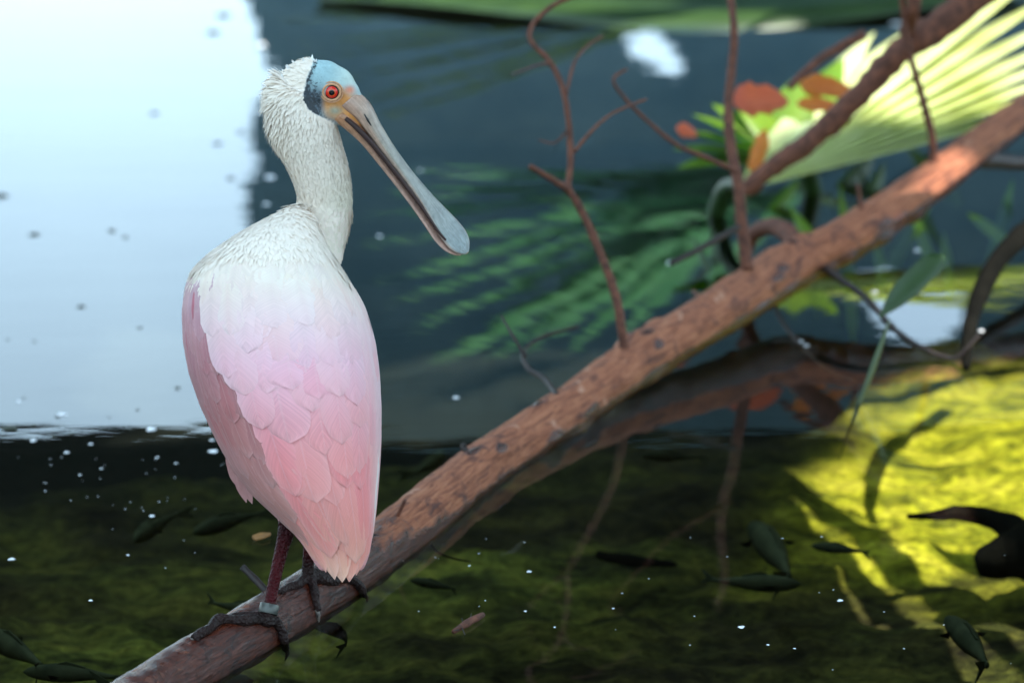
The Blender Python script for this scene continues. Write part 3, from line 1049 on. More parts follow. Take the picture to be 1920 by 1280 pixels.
def speck(kind, px, py, r):
    p = atZ(px, py, 0)
    o = bpy.data.objects.new('bright_bubble_speck' if kind == 'bright_bubble' else 'dark_bubble_speck', dm[kind])
    COL.objects.link(o)
    o.location = (p.x, p.y, -0.0002)
    rad = r * p.length / FPX
    o.scale = (rad, rad * random.uniform(.9, 1.6), rad * 0.8)
    o.rotation_euler = (0, 0, random.uniform(0, 6.28))
    if kind == 'bright_bubble':
        tag(o, 'tiny bubble on the dark water, its shine painted white', 'foam speck', 'white painted bubbles on the water')
    else:
        tag(o, 'tiny bubble on the mirrored pale sky, painted dark against it', 'debris speck', 'dark painted bubbles on the water')


for (x, y, r) in [(490, 85, 8), (493, 210, 8), (507, 333, 11), (500, 383, 6), (788, 320, 5), (855, 745, 6), (712, 443, 6), (283, 805, 9), (285, 967, 5), (22, 1048, 7), (400, 846, 8), (397, 825, 5), (424, 846, 6),
                  (125, 848, 5), (150, 890, 3), (190, 878, 3), (880, 1060, 3), (992, 1071, 5), (1390, 1175, 6), (1575, 1125, 5), (985, 1145, 3), (1040, 1175, 3), (910, 1125, 2), (1150, 1140, 3), (1490, 1215, 3),
                  (1440, 1208, 3), (116, 777, 8), (35, 752, 4), (62, 826, 6), (240, 1040, 3), (170, 1125, 4), (295, 857, 3), (330, 868, 3), (170, 832, 4), (85, 920, 2), (1260, 493, 9), (690, 1010, 2), (1545, 185, 10),
                  (1467, 228, 9), (1708, 45, 12), (1680, 46, 8), (1640, 548, 6), (1740, 500, 6), (1720, 470, 6), (1500, 640, 6), (1512, 648, 5), (1840, 620, 5)]:
    speck('bright_bubble', x, y, r)
for k in range(34):
    y = 835 + abs(random.gauss(0, 90))
    speck('bright_bubble', random.uniform(0, 420), y + 20, random.uniform(0.9, 1.9))
for k in range(26):
    speck('bright_bubble', random.uniform(720, 1900), random.uniform(1000, 1275), random.uniform(1.0, 2.2))
for (x, y, r) in [(65, 440, 10), (210, 433, 9), (235, 445, 7), (152, 575, 8), (18, 803, 13), (333, 728, 7), (258, 768, 5), (290, 213, 8), (408, 270, 8), (432, 335, 8), (450, 248, 7), (262, 615, 5), (45, 745, 4), (108, 782, 5),
                  (62, 797, 6), (205, 782, 3), (2, 368, 12), (65, 640, 4), (15, 637, 4), (420, 30, 12), (400, 62, 12), (135, 812, 5), (100, 818, 4), (245, 805, 4)]:
    speck('dark_bubble', x, y, r)

ol = tag(empty('floating_leaf'), 'tiny orange brown leaf floating beside the reddish leg', 'leaf')
p0, p1 = atZ(478, 1011, 0.003), atZ(507, 1000, 0.003)
leaf_obj('leaf_blade', p0, p1, 0.022, 'brown_leaf', ol, -0.05, (0, 0, 1), 0.3)
tw = tag(empty('floating_twig'), 'short brown bark chip with hairs floating right of the bird', 'twig')
MB().tube([atZ(850, 1184, .002), atZ(875, 1168, .004), atZ(905, 1152, .003)], [.003, .006, .004], 8, 5, .2, 60).build('chip', 'twig', tw)
for (a, b) in (((868, 1172), (866, 1158)), ((880, 1165), (884, 1150)), ((866, 1176), (872, 1190)), ((860, 1180), (850, 1182))):
    MB().tube([atZ(*a, .004), atZ(*b, .006)], [.001, .0006], 5).build('hair', 'twig_dark', tw)

# ------------------------------------------------------------------ the bird
bird = tag(empty('spoonbill'), 'pink and white spoonbill seen from behind, standing on the branch', 'bird')

TAB = np.array([  # py, left, right, distance of the axis, half depth
    (384, 556, 566, 3.875, .010), (395, 535, 578, 3.872, .035), (410, 503, 588, 3.868, .055), (430, 464, 598, 3.86, .075), (455, 424, 608, 3.85, .093), (475, 396, 620, 3.84, .104), (500, 366, 638, 3.835, .114),
    (530, 349, 660, 3.825, .124), (580, 342, 686, 3.815, .132), (640, 344, 703, 3.80, .136), (700, 355, 711, 3.785, .134), (760, 376, 714, 3.77, .128), (820, 404, 714, 3.755, .115), (880, 436, 711, 3.735, .096),
    (930, 476, 707, 3.715, .074), (970, 520, 703, 3.70, .052), (1010, 560, 698, 3.69, .033), (1040, 580, 693, 3.683, .020), (1060, 592, 686, 3.678, .013), (1075, 606, 676, 3.675, .008)])
yy = np.arange(370, 1120, 1.0)
dense = {}
for ci, nm in ((1, 'L'), (2, 'R'), (3, 'D'), (4, 'H')):
    a = np.interp(yy, TAB[:, 0], TAB[:, ci])
    k = np.exp(-0.5 * (np.arange(-24, 25) / 8.0) ** 2)
    k /= k.sum()
    a2 = np.convolve(np.pad(a, 24, mode='edge'), k, mode='valid')
    dense[nm] = a2


def tabv(py):
    f = min(max(py - 370, 0), len(yy) - 1.001)
    i = int(f)
    u = f - i
    return [dense[q][i] * (1 - u) + dense[q][i + 1] * u for q in 'LRDH']


def bodypt(phi, py):
    L, Rr, D, H = tabv(py)
    cx, hw = (L + Rr) / 2, (Rr - L) / 2
    s, c = math.sin(phi), math.cos(phi)
    e = 0.88
    s2 = math.copysign(abs(s) ** e, s)
    c2 = math.copysign(abs(c) ** e, c)
    return atY(cx + hw * s2, py, D - H * c2)


def bodynrm(phi, py):
    a = bodypt(phi + 0.03, py) - bodypt(phi - 0.03, py)
    b = bodypt(phi, min(py + 3, 1100)) - bodypt(phi, py - 3)
    n_ = a.cross(b)
    c = bodypt(phi, py) - bodypt(phi + math.pi, py)
    n_ = n_.normalized()
    return n_ if n_.dot(c) > 0 else -n_


mb = MB()
rows_ = list(range(386, 1076, 6))
pts = [bodypt(2 * math.pi * i / 64, py) for py in rows_ for i in range(64)]
mb.grid(pts, 64, len(rows_), True, True)
# neck
NK = [(560, 520, 3.86, 62), (582, 480, 3.885, 56), (598, 440, 3.895, 50), (607, 400, 3.895, 49.5), (608, 360, 3.89, 49.5), (599, 320, 3.88, 52), (586, 285, 3.872, 55), (573, 250, 3.865, 58.5), (562, 215, 3.86, 58), (558, 185, 3.858, 53), (566, 160, 3.856, 46)]
mb.tube([atY(a, b, d) for a, b, d, r in NK], [r * 3.98 / FPX for a, b, d, r in NK], 28, 6)
PXM = 3.98 / FPX
HD = 3.856
for (px, py, r, sq) in [(582, 158, 47, .74), (605, 160, 47, .72), (624, 166, 43, .72), (640, 180, 36, .72), (651, 193, 31, .70), (640, 206, 30, .7), (660, 206, 27, .72), (618, 195, 34, .72), (672, 220, 20, .75)]:
    ball(mb, atY(px, py, HD), r * PXM, r * PXM * sq, r * PXM, 12)
# thighs
mb.tube([atY(535, 880, 3.77), atY(535, 930, 3.745), atY(536, 962, 3.735), atY(537, 985, 3.73)], [34 * PXM, 27 * PXM, 18 * PXM, 13 * PXM], 16)
mb.tube([atY(600, 880, 3.80), atY(592, 960, 3.80), atY(584, 1000, 3.80)], [34 * PXM, 22 * PXM, 13 * PXM], 16)
bm_ = remesh(mb, 0.0028, 7, 'body')
nv = len(bm_.vertices)
co = np.empty(nv * 3, dtype=np.float64)
bm_.vertices.foreach_get('co', co)
co = co.reshape(-1, 3)
dd = co - np.array([0, 0, CAM_H])
ff = dd[:, 1] * _c - dd[:, 2] * _s
PX = 960 + dd[:, 0] / ff * FPX
PY = 640 - (dd[:, 1] * _s + dd[:, 2] * _c) / ff * FPX
# the skin lies a little below the feather layer
vn = np.empty(nv * 3, dtype=np.float64)
bm_.vertex_normals.foreach_get('vector', vn)
_q = np.clip((PY - 480) / 60, 0, 1) * np.clip((960 - PY) / 60, 0, 1)
co -= vn.reshape(-1, 3) * (0.0028 * _q)[:, None]
bm_.vertices.foreach_set('co', co.ravel())
bm_.update()


def lerp(a, b, t):
    return a + (b - a) * t[..., None] if hasattr(t, 'shape') else [x + (y - x) * t for x, y in zip(a, b)]


def ss(a, b, x):
    x = np.clip((x - a) / (b - a), 0, 1)
    return x * x * (3 - 2 * x)


A3 = lambda c: np.array(c[:3])
WHITE = np.array((0.89, 0.775, 0.67))
CREAM = np.array((0.74, 0.70, 0.54))
PINK = A3(lin(244, 196, 214))
SALM = A3(lin(226, 158, 158))
col = np.tile(WHITE, (nv, 1))
cr = ss(250, 420, PY) * (1 - ss(430, 520, PY)) * ss(570, 640, PX) * 0.6
col = lerp(col, CREAM, cr)
col = lerp(col, PINK, ss(600, 800, PY))
col = lerp(col, SALM, ss(780, 980, PY))
# head colours: skin boundary runs from the crown round the ear to the throat
bd = np.interp(PY, [100, 118, 150, 185, 205, 216, 228, 245], [592, 586, 574, 567, 577, 594, 622, 640])
head = ss(-3, 4, PX - bd) * (1 - ss(243, 252, PY)) * (PY < 262)
BLUE = A3(lin(150, 180, 184))
PALEB = A3(lin(182, 198, 190))
GREY = A3(lin(88, 102, 112))
ORNG = A3(lin(206, 140, 78))
TEAL = A3(lin(140, 160, 148))
hc = np.tile(BLUE, (nv, 1))
hc = lerp(hc, PALEB, ss(610, 660, PX) * (1 - ss(150, 175, PY)))
g1 = np.exp(-(((PX - 590) / 26) ** 2 + ((PY - 192) / 30) ** 2) * 1.2)
hc = lerp(hc, GREY, np.clip(g1 * 1.5, 0, 1))
o1 = np.maximum(ss(636, 646, PX) * ss(192, 202, PY), 0) + np.clip(1.8 * np.exp(-(((PX - 634) / 30) ** 2 + ((PY - 196) / 26) ** 2)), 0, 1) * ss(596, 616, PX) * ss(156, 168, PY - (PX - 640) * 0.25)
o1 = np.clip(o1, 0, 1)
hc = lerp(hc, ORNG, o1)
t1 = np.exp(-(((PX - 628) / 14) ** 2 + ((PY - 208) / 9) ** 2))
hc = lerp(hc, TEAL, t1 * .8)
t2 = np.exp(-(((PX - 656) / 9) ** 2 + ((PY - 168) / 7) ** 2))
hc = lerp(hc, A3(lin(214, 120, 84)), t2 * .9)
gd = np.exp(-((PX - bd) / 9) ** 2)
hc = lerp(hc, A3(lin(92, 106, 116)), np.clip(gd * 0.8, 0, 1) * ss(120, 160, PY))
col = lerp(col, hc, head)
setcol(bm_, col)
mot = head * np.clip(np.exp(-((PX - bd) / 9) ** 2) * 0.66 + g1 * 0.58 + 0.24 * (1 - ss(585, 625, PX)), 0, 1) * (1 - o1)
setfac(bm_, 'mottle', mot)
body = link_obj('body', bm_, 'skin', bird)
bvh = BVHTree.FromPolygons([Vector(c) for c in co], [tuple(p.vertices) for p in bm_.polygons])

# ---- flight feathers and coverts, each one a piece of its wing or back
wing_l = bpy.data.objects.new('wing', None)
wing_r = bpy.data.objects.new('wing', None)
back = bpy.data.objects.new('back_plumage', None)
tail = bpy.data.objects.new('tail', None)
for e in (wing_l, wing_r, back, tail):
    COL.objects.link(e)
    e.parent = bird
    e.empty_display_size = 0.05


def fcol(px, py, shaded):
    """plumage colour by place on the body, left wing darkened for its shade"""
    w = A3(lin(238, 236, 238))
    c = w
    stops = [(520, lin(245, 229, 212)), (590, lin(246, 217, 213)), (680, lin(249, 196, 205)), (770, lin(250, 178, 184)), (860, lin(247, 162, 160)), (960, lin(247, 160, 151)), (1030, lin(247, 168, 150)), (1090, lin(247, 190, 160))]
    ysn = [s[0] for s in stops]
    c = np.array([np.interp(py, ysn, [s[1][q] for s in stops]) for q in range(3)])
    if shaded:  # darker pink paints the shade on the left wing
        shade_pink = np.array([np.interp(py, [500, 600, 700, 800, 900, 1000], [lin(*q)[k] for q in ((220, 190, 196), (200, 148, 156), (188, 128, 132), (192, 126, 124), (196, 136, 130), (206, 146, 136))]) for k in range(3)])
        c = shade_pink
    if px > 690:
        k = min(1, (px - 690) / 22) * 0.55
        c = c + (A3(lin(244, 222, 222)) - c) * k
    return c


def feather(phi0, py0, L, w, parent, lift=0.0065, base=0.0022, lean=0.0, tint=None, curl=0.0, tipw=0.42, name='feather', imb=0.0012, tipsharp=2.2):
    NU, NV = 7, 12
    pts, cols = [], []
    h0 = tabv(py0)
    jit = random.uniform(0.96, 1.03)
    warm = random.uniform(-0.025, 0.025)
    dq = random.random() ** 2.5 * (1 if py0 > 600 else 0.25)
    deep_ = np.array((1 - 0.02 * dq, 1 - 0.20 * dq, 1 - 0.15 * dq))
    side_ = 1 - 0.85 * min(1, max(0, abs(phi0) - 0.6) / 0.6)
    lift, imb = lift * side_ * (0.55 if py0 < 600 else 0.72), imb * side_ * (0.6 if py0 < 600 else 0.8)
    base = 0.0014 + (base - 0.0014) * (0.35 + 0.65 * side_)
    for j in range(NV):
        t = j / (NV - 1)
        prof = min(1.0, 0.35 + 0.65 * (t / 0.35) ** 0.7) * math.sqrt(max(0.0, 1 - max(0, (t - (1 - tipw)) / tipw) ** tipsharp))
        prof = max(prof, 0.03)
        py = py0 + L * t
        for i in range(NU):
            s = (i / (NU - 1)) * 2 - 1
            py_ = py - 0.10 * w * (s * s) * (1 - t) 
            Lx, Rx, D, H = tabv(min(py_, 1075))
            hw = max((Rx - Lx) / 2, 30)
            hwl = max(hw, 60)
            fray = 1 + (random.uniform(-.07, .05) if abs(s) > 0.9 and t > 0.3 else 0)
            phi = phi0 + (s * w * prof * fray + lean * L * t) / hwl
            if py_ > 1075:
                p = bodypt(phi, 1075) + (bodypt(phi, 1075) - bodypt(phi, 1065)) * ((py_ - 1075) / 10)
                nn = bodynrm(phi, 1066)
            else:
                p = bodypt(phi, py_)
                nn = bodynrm(phi, min(py_, 1068))
            off = base + lift * t ** 1.3 + 0.0012 * (1 - s * s) * prof + imb * s - curl * max(0, t - .7) ** 2
            off += 0.0006 * math.sin(9 * t + 7 * s + py0)
            off *= 1 - 0.68 * min(1, max(0, abs((phi + math.pi) % (2 * math.pi) - math.pi) - 0.65) / 0.5)
            p = p + nn * off
            pts.append(p)
            pxx, pyy = to_px(p)
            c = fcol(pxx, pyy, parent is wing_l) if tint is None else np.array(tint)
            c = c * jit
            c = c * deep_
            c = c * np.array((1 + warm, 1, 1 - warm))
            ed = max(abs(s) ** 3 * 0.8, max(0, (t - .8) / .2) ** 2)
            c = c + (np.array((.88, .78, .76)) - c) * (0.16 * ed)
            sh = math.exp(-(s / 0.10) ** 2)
            c = c * (1 - 0.06 * sh) * (1 - 0.10 * max(0, -s) * t * (1 if phi0 > -0.2 else -1))  # darker shaft, and one side of the vane darkened as painted shading
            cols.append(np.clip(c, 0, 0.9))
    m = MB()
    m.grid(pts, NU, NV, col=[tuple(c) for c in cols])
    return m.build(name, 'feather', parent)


def row(py0, L, w, ph0, ph1, n, parent, jy=14, **kw):
    if parent is wing_l or parent is wing_r:
        w *= 1.4
    for k in range(n):
        u = (k + 0.5) / n
        ph = R(ph0 + (ph1 - ph0) * u) + random.uniform(-.03, .03)
        sgn = 1 if ph < 0 else -1
        feather(ph, py0 + random.uniform(-jy, jy), L * random.uniform(.82, 1.18), w * random.uniform(.85, 1.2), parent, imb=0.0010 * sgn, **kw)


# tail
for ph, py0, L, w in [(-58, 930, 120, 17), (-40, 920, 150, 20), (-20, 915, 168, 21), (0, 910, 178, 22), (20, 915, 172, 22), (40, 915, 160, 20), (60, 900, 150, 18), (78, 890, 120, 16), (8, 880, 160, 24), (-28, 880, 150, 24), (34, 880, 165, 22)]:
    feather(R(ph), py0, L, w, tail, lift=0.004, base=0.002, tipw=0.3)
# left wing: long primaries, then rows of small coverts, dusty pink darkened for the shade there
row(820, 165, 20, -112, -34, 7, wing_l, lift=.004, tipw=.3)
row(765, 160, 21, -125, -26, 8, wing_l, lift=.004, tipw=.3)
row(720, 140, 20, -135, -10, 10, wing_l, lift=.004)
row(680, 100, 18, -140, -14, 12, wing_l, lift=.0045)
row(640, 84, 17, -140, -18, 13, wing_l, lift=.0045)
row(600, 78, 17, -140, -24, 13, wing_l, lift=.0045)
row(560, 74, 17, -140, -30, 12, wing_l, lift=.0045)
row(525, 70, 17, -140, -40, 11, wing_l, lift=.0045)
for (ph, py0, L, w) in [(-60, 548, 52, 7), (-74, 622, 60, 6)]:
    feather(R(ph), py0, L, w, wing_l, lift=.003, base=.0040, tint=A3(lin(198, 118, 132)), tipw=.7)
# right wing edge
row(860, 130, 15, 44, 130, 6, wing_r, lift=.004, tipw=.3)
row(800, 150, 16, 44, 130, 6, wing_r, lift=.004, tipw=.3)
row(740, 130, 17, 44, 135, 7, wing_r, lift=.004)
row(680, 110, 18, 44, 140, 7, wing_r, lift=.0045)
row(620, 100, 18, 44, 140, 7, wing_r, lift=.0045)
row(570, 90, 18, 44, 140, 7, wing_r, lift=.0045)
row(530, 80, 17, 44, 140, 7, wing_r, lift=.0045)
feather(R(76), 830, 158, 11, wing_r, lift=.012, base=.003, tint=A3(lin(244, 226, 222)), tipw=.6, tipsharp=1.2)
# scapulars and back, overlapping both wings
LB = .0046
row(815, 190, 30, -20, 52, 5, back, lift=.005, base=LB - .001, tipw=.5, jy=30)
row(760, 200, 33, -20, 50, 5, back, lift=.005, base=LB - .001, tipw=.5, jy=30)
row(705, 180, 36, -22, 50, 5, back, lift=.005, base=LB - .0005, tipw=.45, jy=26)
row(655, 150, 38, -26, 50, 5, back, lift=.005, base=LB, jy=22)
row(612, 128, 38, -32, 50, 6, back, lift=.005, base=LB, jy=20)
row(575, 112, 36, -38, 50, 6, back, lift=.0045, base=LB, jy=18)
row(540, 98, 32, -46, 50, 7, back, lift=.004, base=LB - .0005, jy=14)
row(508, 84, 26, -54, 60, 9, back, lift=.003, base=LB - .002)
row(482, 74, 22, -60, 60, 10, back, lift=.0025, base=LB - .003)
# far side of the body
row(840, 150, 34, 130, 235, 6, back, lift=.004)
row(740, 150, 36, 132, 232, 6, back, lift=.004)
row(650, 140, 36, 135, 228, 6, back, lift=.004)
row(570, 120, 36, 135, 228, 6, back, lift=.004)

# flank feathers hanging below the left wing
for (a, b, w) in [((432, 850, 3.80), (448, 915, 3.80), .018), ((440, 865, 3.81), (462, 942, 3.81), .016), ((450, 885, 3.80), (473, 944, 3.80), .014), ((436, 855, 3.82), (440, 890, 3.82), .014)]:
    m = MB()
    P3 = blade(atY(*a), atY(*b), w, 0.0, (0, -1, 0.1), 8, 0.15)
    m.grid(P3, 3, 9, col=[tuple(A3(lin(196, 146, 142)))] * len(P3))
    m.build('flank_feather', 'feather', bird)


# ---- down: short white plumes over neck and mantle
def down(name, parent, count, region, length, width, lift, flow, colf, seed):
    r = random.Random(seed)
    areas = np.empty(len(bm_.polygons))
    bm_.polygons.foreach_get('area', areas)
    cen = np.empty(len(bm_.polygons) * 3)
    bm_.polygons.foreach_get('center', cen)
    cen = cen.reshape(-1, 3)
    nr = np.empty(len(bm_.polygons) * 3)
    bm_.polygons.foreach_get('normal', nr)
    nr = nr.reshape(-1, 3)
    d = cen - np.array([0, 0, CAM_H])
    f_ = d[:, 1] * _c - d[:, 2] * _s
    px = 960 + d[:, 0] / f_ * FPX
    py = 640 - (d[:, 1] * _s + d[:, 2] * _c) / f_ * FPX
    w = areas * region(px, py, nr)
    ch = np.random.default_rng(seed).choice(len(areas), count, p=w / w.sum())
    V, F, C, NRM = [], [], [], []
    for i in ch:
        n_ = Vector(nr[i])
        p = Vector(cen[i]) + Vector((r.uniform(-1, 1), r.uniform(-1, 1), r.uniform(-1, 1))) * 0.0015
        fl = Vector(flow(px[i], py[i])) + Vector((r.gauss(0, .18), r.gauss(0, .18), r.gauss(0, .18)))
        fl = (fl - n_ * fl.dot(n_))
        if fl.length < 1e-5:
            continue
        fl.normalize()
        sd = n_.cross(fl)
        L = length(px[i], py[i]) * r.uniform(.6, 1.3)
        lf_ = lift(px[i], py[i]) * r.uniform(.4, 1.5)
        W = width * r.uniform(.7, 1.3)
        b = len(V)
        p0 = p - n_ * 0.001
        p1 = p + fl * L * .5 + n_ * (0.0012 + L * lf_ * .5)
        p2 = p + fl * L + n_ * (0.0008 + L * lf_)
        V += [p0 - sd * W * .4, p0 + sd * W * .4, p1 + sd * W * .5, p1 - sd * W * .5, p2 + sd * W * .12, p2 - sd * W * .12]
        F += [(b + 3, b + 2, b + 1, b), (b + 5, b + 4, b + 2, b + 3)]
        c = np.array(colf(px[i], py[i])) * r.uniform(.97, 1.02)
        C += [tuple(np.clip(c, 0, .9))] * 6
        NRM += [tuple((n_ * 0.85 + Vector((r.gauss(0, .07), r.gauss(0, .07), r.gauss(0, .07)))).normalized())] * 6
    me = bpy.data.meshes.new(name)
    me.from_pydata([tuple(v) for v in V], [], F)
    setcol(me, C)
    o = link_obj(name, me, 'down', parent)
    me.normals_split_custom_set_from_vertices(NRM)
    o['kind'] = 'stuff'
    return o


def bdy(py):
    return np.interp(py, [100, 118, 150, 185, 205, 216, 228, 245, 262], [592, 586, 574, 567, 577, 594, 622, 640, 700])


def reg_neck(px, py, nr):
    return (py < 470) * (px < bdy(py) + 1) * 1.0 + (py >= 262) * (py < 470) * (px > 500) * 0.5


def flow_neck(px, py):
    k = float(ss(115, 230, np.array(py)))
    a = np.array((-0.9, 0.0, 0.25)) * (1 - k) + np.array((-0.10 if py < 300 else 0.12, 0.0, -1.0)) * k
    if py < 320 and py > 180:
        a = a + np.array((-.12, 0, 0)) + np.array((0.34, 0, 0)) * float(ss(240, 320, np.array(py)))
    return a


def len_neck(px, py):
    nape = float(ss(560, 520, np.array(px))) * float(ss(320, 250, np.array(py)))
    return 0.009 + 0.007 * nape


def lift_neck(px, py):
    nape = float(ss(575, 525, np.array(px))) * float(ss(310, 230, np.array(py)))
    return 0.015 + 0.36 * nape


def col_neck(px, py):
    c = np.array((.90, .79, .68))
    k = float(ss(240, 420, np.array(py)) * ss(575, 650, np.array(px))) * 0.55
    return c + (CREAM - c) * k


down('neck_down', bird, 26000, reg_neck, len_neck, 0.0034, lift_neck, flow_neck, col_neck, 3)


def reg_man(px, py, nr):
    return ((py > 380) * (py < 530) * (px < 700)) * np.where(py > 480, np.clip((530 - py) / 50, 0, 1), 1.0)


down('mantle_down', bird, 13000, reg_man, lambda x, y: .019, .0058, lambda x, y: .004, lambda x, y: (-0.0005 * (560 - x) + 0.15, -0.3, -1), lambda x, y: np.array((.90, .785, .68)), 5)
# loose crest plumes on the nape
cp = MB()
cc = []
for k in range(46):
    px, py = random.choice([(548, 124), (556, 120), (562, 118), (570, 114), (580, 112), (588, 112), (538, 132), (528, 145), (518, 160)])
    px += random.uniform(-6, 6)
    py += random.uniform(0, 8)
    a = atY(px + 4, py + 10, HD + random.uniform(-.012, .012))
    if px > 566:
        dvec = (random.uniform(-6, 14), random.uniform(-14, -3))
    else:
        dvec = (random.uniform(-14, -2), random.uniform(-12, 4))
    b = atY(px + dvec[0], py + dvec[1], HD + random.uniform(-.015, .012))
    P3 = blade(a, b, .0032, 0.05, (0, -1, .2), 5, .1)
    cp.grid(P3, 3, 6, col=[(.84, .84, .83)] * len(P3))
co_ = cp.build('crest', 'down', bird)
co_['kind'] = 'stuff'

# ---- bill
HY = HD


def bill_frame(phi_deg):
    dimg = Vector((0.64, 0.10, -0.77)).normalized()
    view = Vector((0, 1, -0.17)).normalized()
    dpl = (dimg - view * dimg.dot(view)).normalized()
    p = Vector((0, -1, 0.17)).cross(dpl)
    p = -p if p.x < 0 else p
    p.normalize()
    ph = R(phi_deg)
    tow = -view
    nrm = p * math.cos(ph) + tow * math.sin(ph)
    wid = tow * math.cos(ph) - p * math.sin(ph)
    return nrm, wid


def mandible(name, rows, colf, mat='bill', N=20):
    pts, cols = [], []
    for k, (px, py, d, hw, ht, roll, low) in enumerate(rows):
        nrm, wid = bill_frame(roll)
        c = atY(px, py, d)
        for i in range(N):
            a = 2 * math.pi * i / N
            x, z = math.cos(a), math.sin(a)
            x = math.copysign(abs(x) ** 0.85, x)
            zz = z * (low if z < 0 else 1)
            p = c + wid * (x * hw * PXM) + nrm * (zz * ht * PXM)
            pts.append(p)
            cols.append(colf(k / (len(rows) - 1), x, z))
    m = MB()
    m.grid(pts, N, len(rows), True, True, cols)
    return m.build(name, mat, bird)


def dens(rows, n=5):
    a = np.array(rows, dtype=float)
    out = []
    for i in range(len(a) - 1):
        p0, p1, p2, p3 = a[max(i - 1, 0)], a[i], a[i + 1], a[min(i + 2, len(a) - 1)]
        for k in range(n):
            u = k / n
            out.append(0.5 * ((2 * p1) + (p2 - p0) * u + (2 * p0 - 5 * p1 + 4 * p2 - p3) * u * u + (3 * p1 - p0 - 3 * p2 + p3) * u ** 3))
    out.append(a[-1])
    return [tuple(q) for q in out]


# px, py, distance, half width, half height, roll, lower half factor
UP = dens([(652, 190, 3.856, 26, 26, 18, .7), (676, 211, 3.856, 24, 24, 20, .5), (700, 245, 3.858, 21, 17.5, 22, .4), (730, 287, 3.862, 19, 13, 24, .35), (762, 327, 3.868, 19, 9.5, 27, .3), (793, 365, 3.873, 22, 7, 30, .3), (818, 397, 3.878, 28, 5.5, 34, .3),
           (838, 424, 3.882, 34, 5, 37, .3), (855, 446, 3.885, 35, 4.5, 38, .3), (866, 461, 3.887, 28, 4, 38, .3), (873, 471, 3.888, 14, 3, 38, .4), (876, 475, 3.889, 4, 2, 38, .5)])
LO = dens([(640, 214, 3.856, 23, 17, 16, 1), (664, 237, 3.856, 20, 14, 18, 1), (688, 264, 3.858, 17, 10, 20, 1), (717, 302, 3.862, 16, 7.5, 22, 1), (748, 341, 3.868, 17, 6, 25, 1), (780, 380, 3.873, 21, 5, 28, 1), (807, 411, 3.878, 27, 4.5, 32, 1),
           (829, 436, 3.882, 33, 4, 35, 1), (848, 455, 3.885, 33, 4, 36, 1), (861, 467, 3.887, 25, 3.5, 36, 1), (868, 475, 3.888, 10, 3, 36, 1)])


def cup(u, x, z):
    base = A3(lin(182, 150, 132)) if z > -0.2 else A3(lin(160, 110, 88))
    midc = A3(lin(154, 152, 142))
    tip = A3(lin(132, 146, 148))
    c = base + (midc - base) * min(1, u / .28) if u < .28 else midc + (tip - midc) * min(1, (u - .28) / .5)
    if abs(x) > .86:
        c = c + (A3(lin(186, 150, 132)) - c) * .6
    if u > .97:
        c = A3(lin(176, 120, 74))
    return tuple(c)


def clo(u, x, z):
    a, b = A3(lin(178, 128, 92)), A3(lin(186, 150, 136))
    c = a + (b - a) * min(1, u / .4)
    return tuple(c)


up_o = mandible('upper_bill', UP, cup)
lo_o = mandible('lower_bill', LO, clo)
# dark gape line between the halves
gp = []
for (px, py, d, w) in [(650, 222, 3.836, 4), (672, 241, 3.836, 5), (700, 270, 3.839, 5), (730, 307, 3.844, 4.5), (760, 345, 3.85, 4), (786, 379, 3.853, 3.5), (806, 408, 3.855, 3), (824, 434, 3.856, 2.5), (838, 450, 3.857, 2)]:
    gp.append((px - 2, py, d, w))
MB().tube([atY(a, b, d + .004) for a, b, d, w in gp], [w * PXM for a, b, d, w in gp], 8, 5).build('gape', 'gape', bird)
# nostril slit
ns = [(683, 214), (690, 226), (696, 236)]


def hit(px, py, o):
    org = Vector((0, 0, CAM_H))
    ok, loc, nn, _ = o.ray_cast(org, ray(px, py).normalized())
    return (loc if ok else atY(px, py, HD - .02)), (nn if ok else Vector((0, -1, 0)))


bpy.context.view_layer.update()
MB().tube([hit(a, b, up_o)[0] for a, b in ns], [.0006, .0016, .0006], 6, 4).build('nostril', 'dark_slit', up_o)

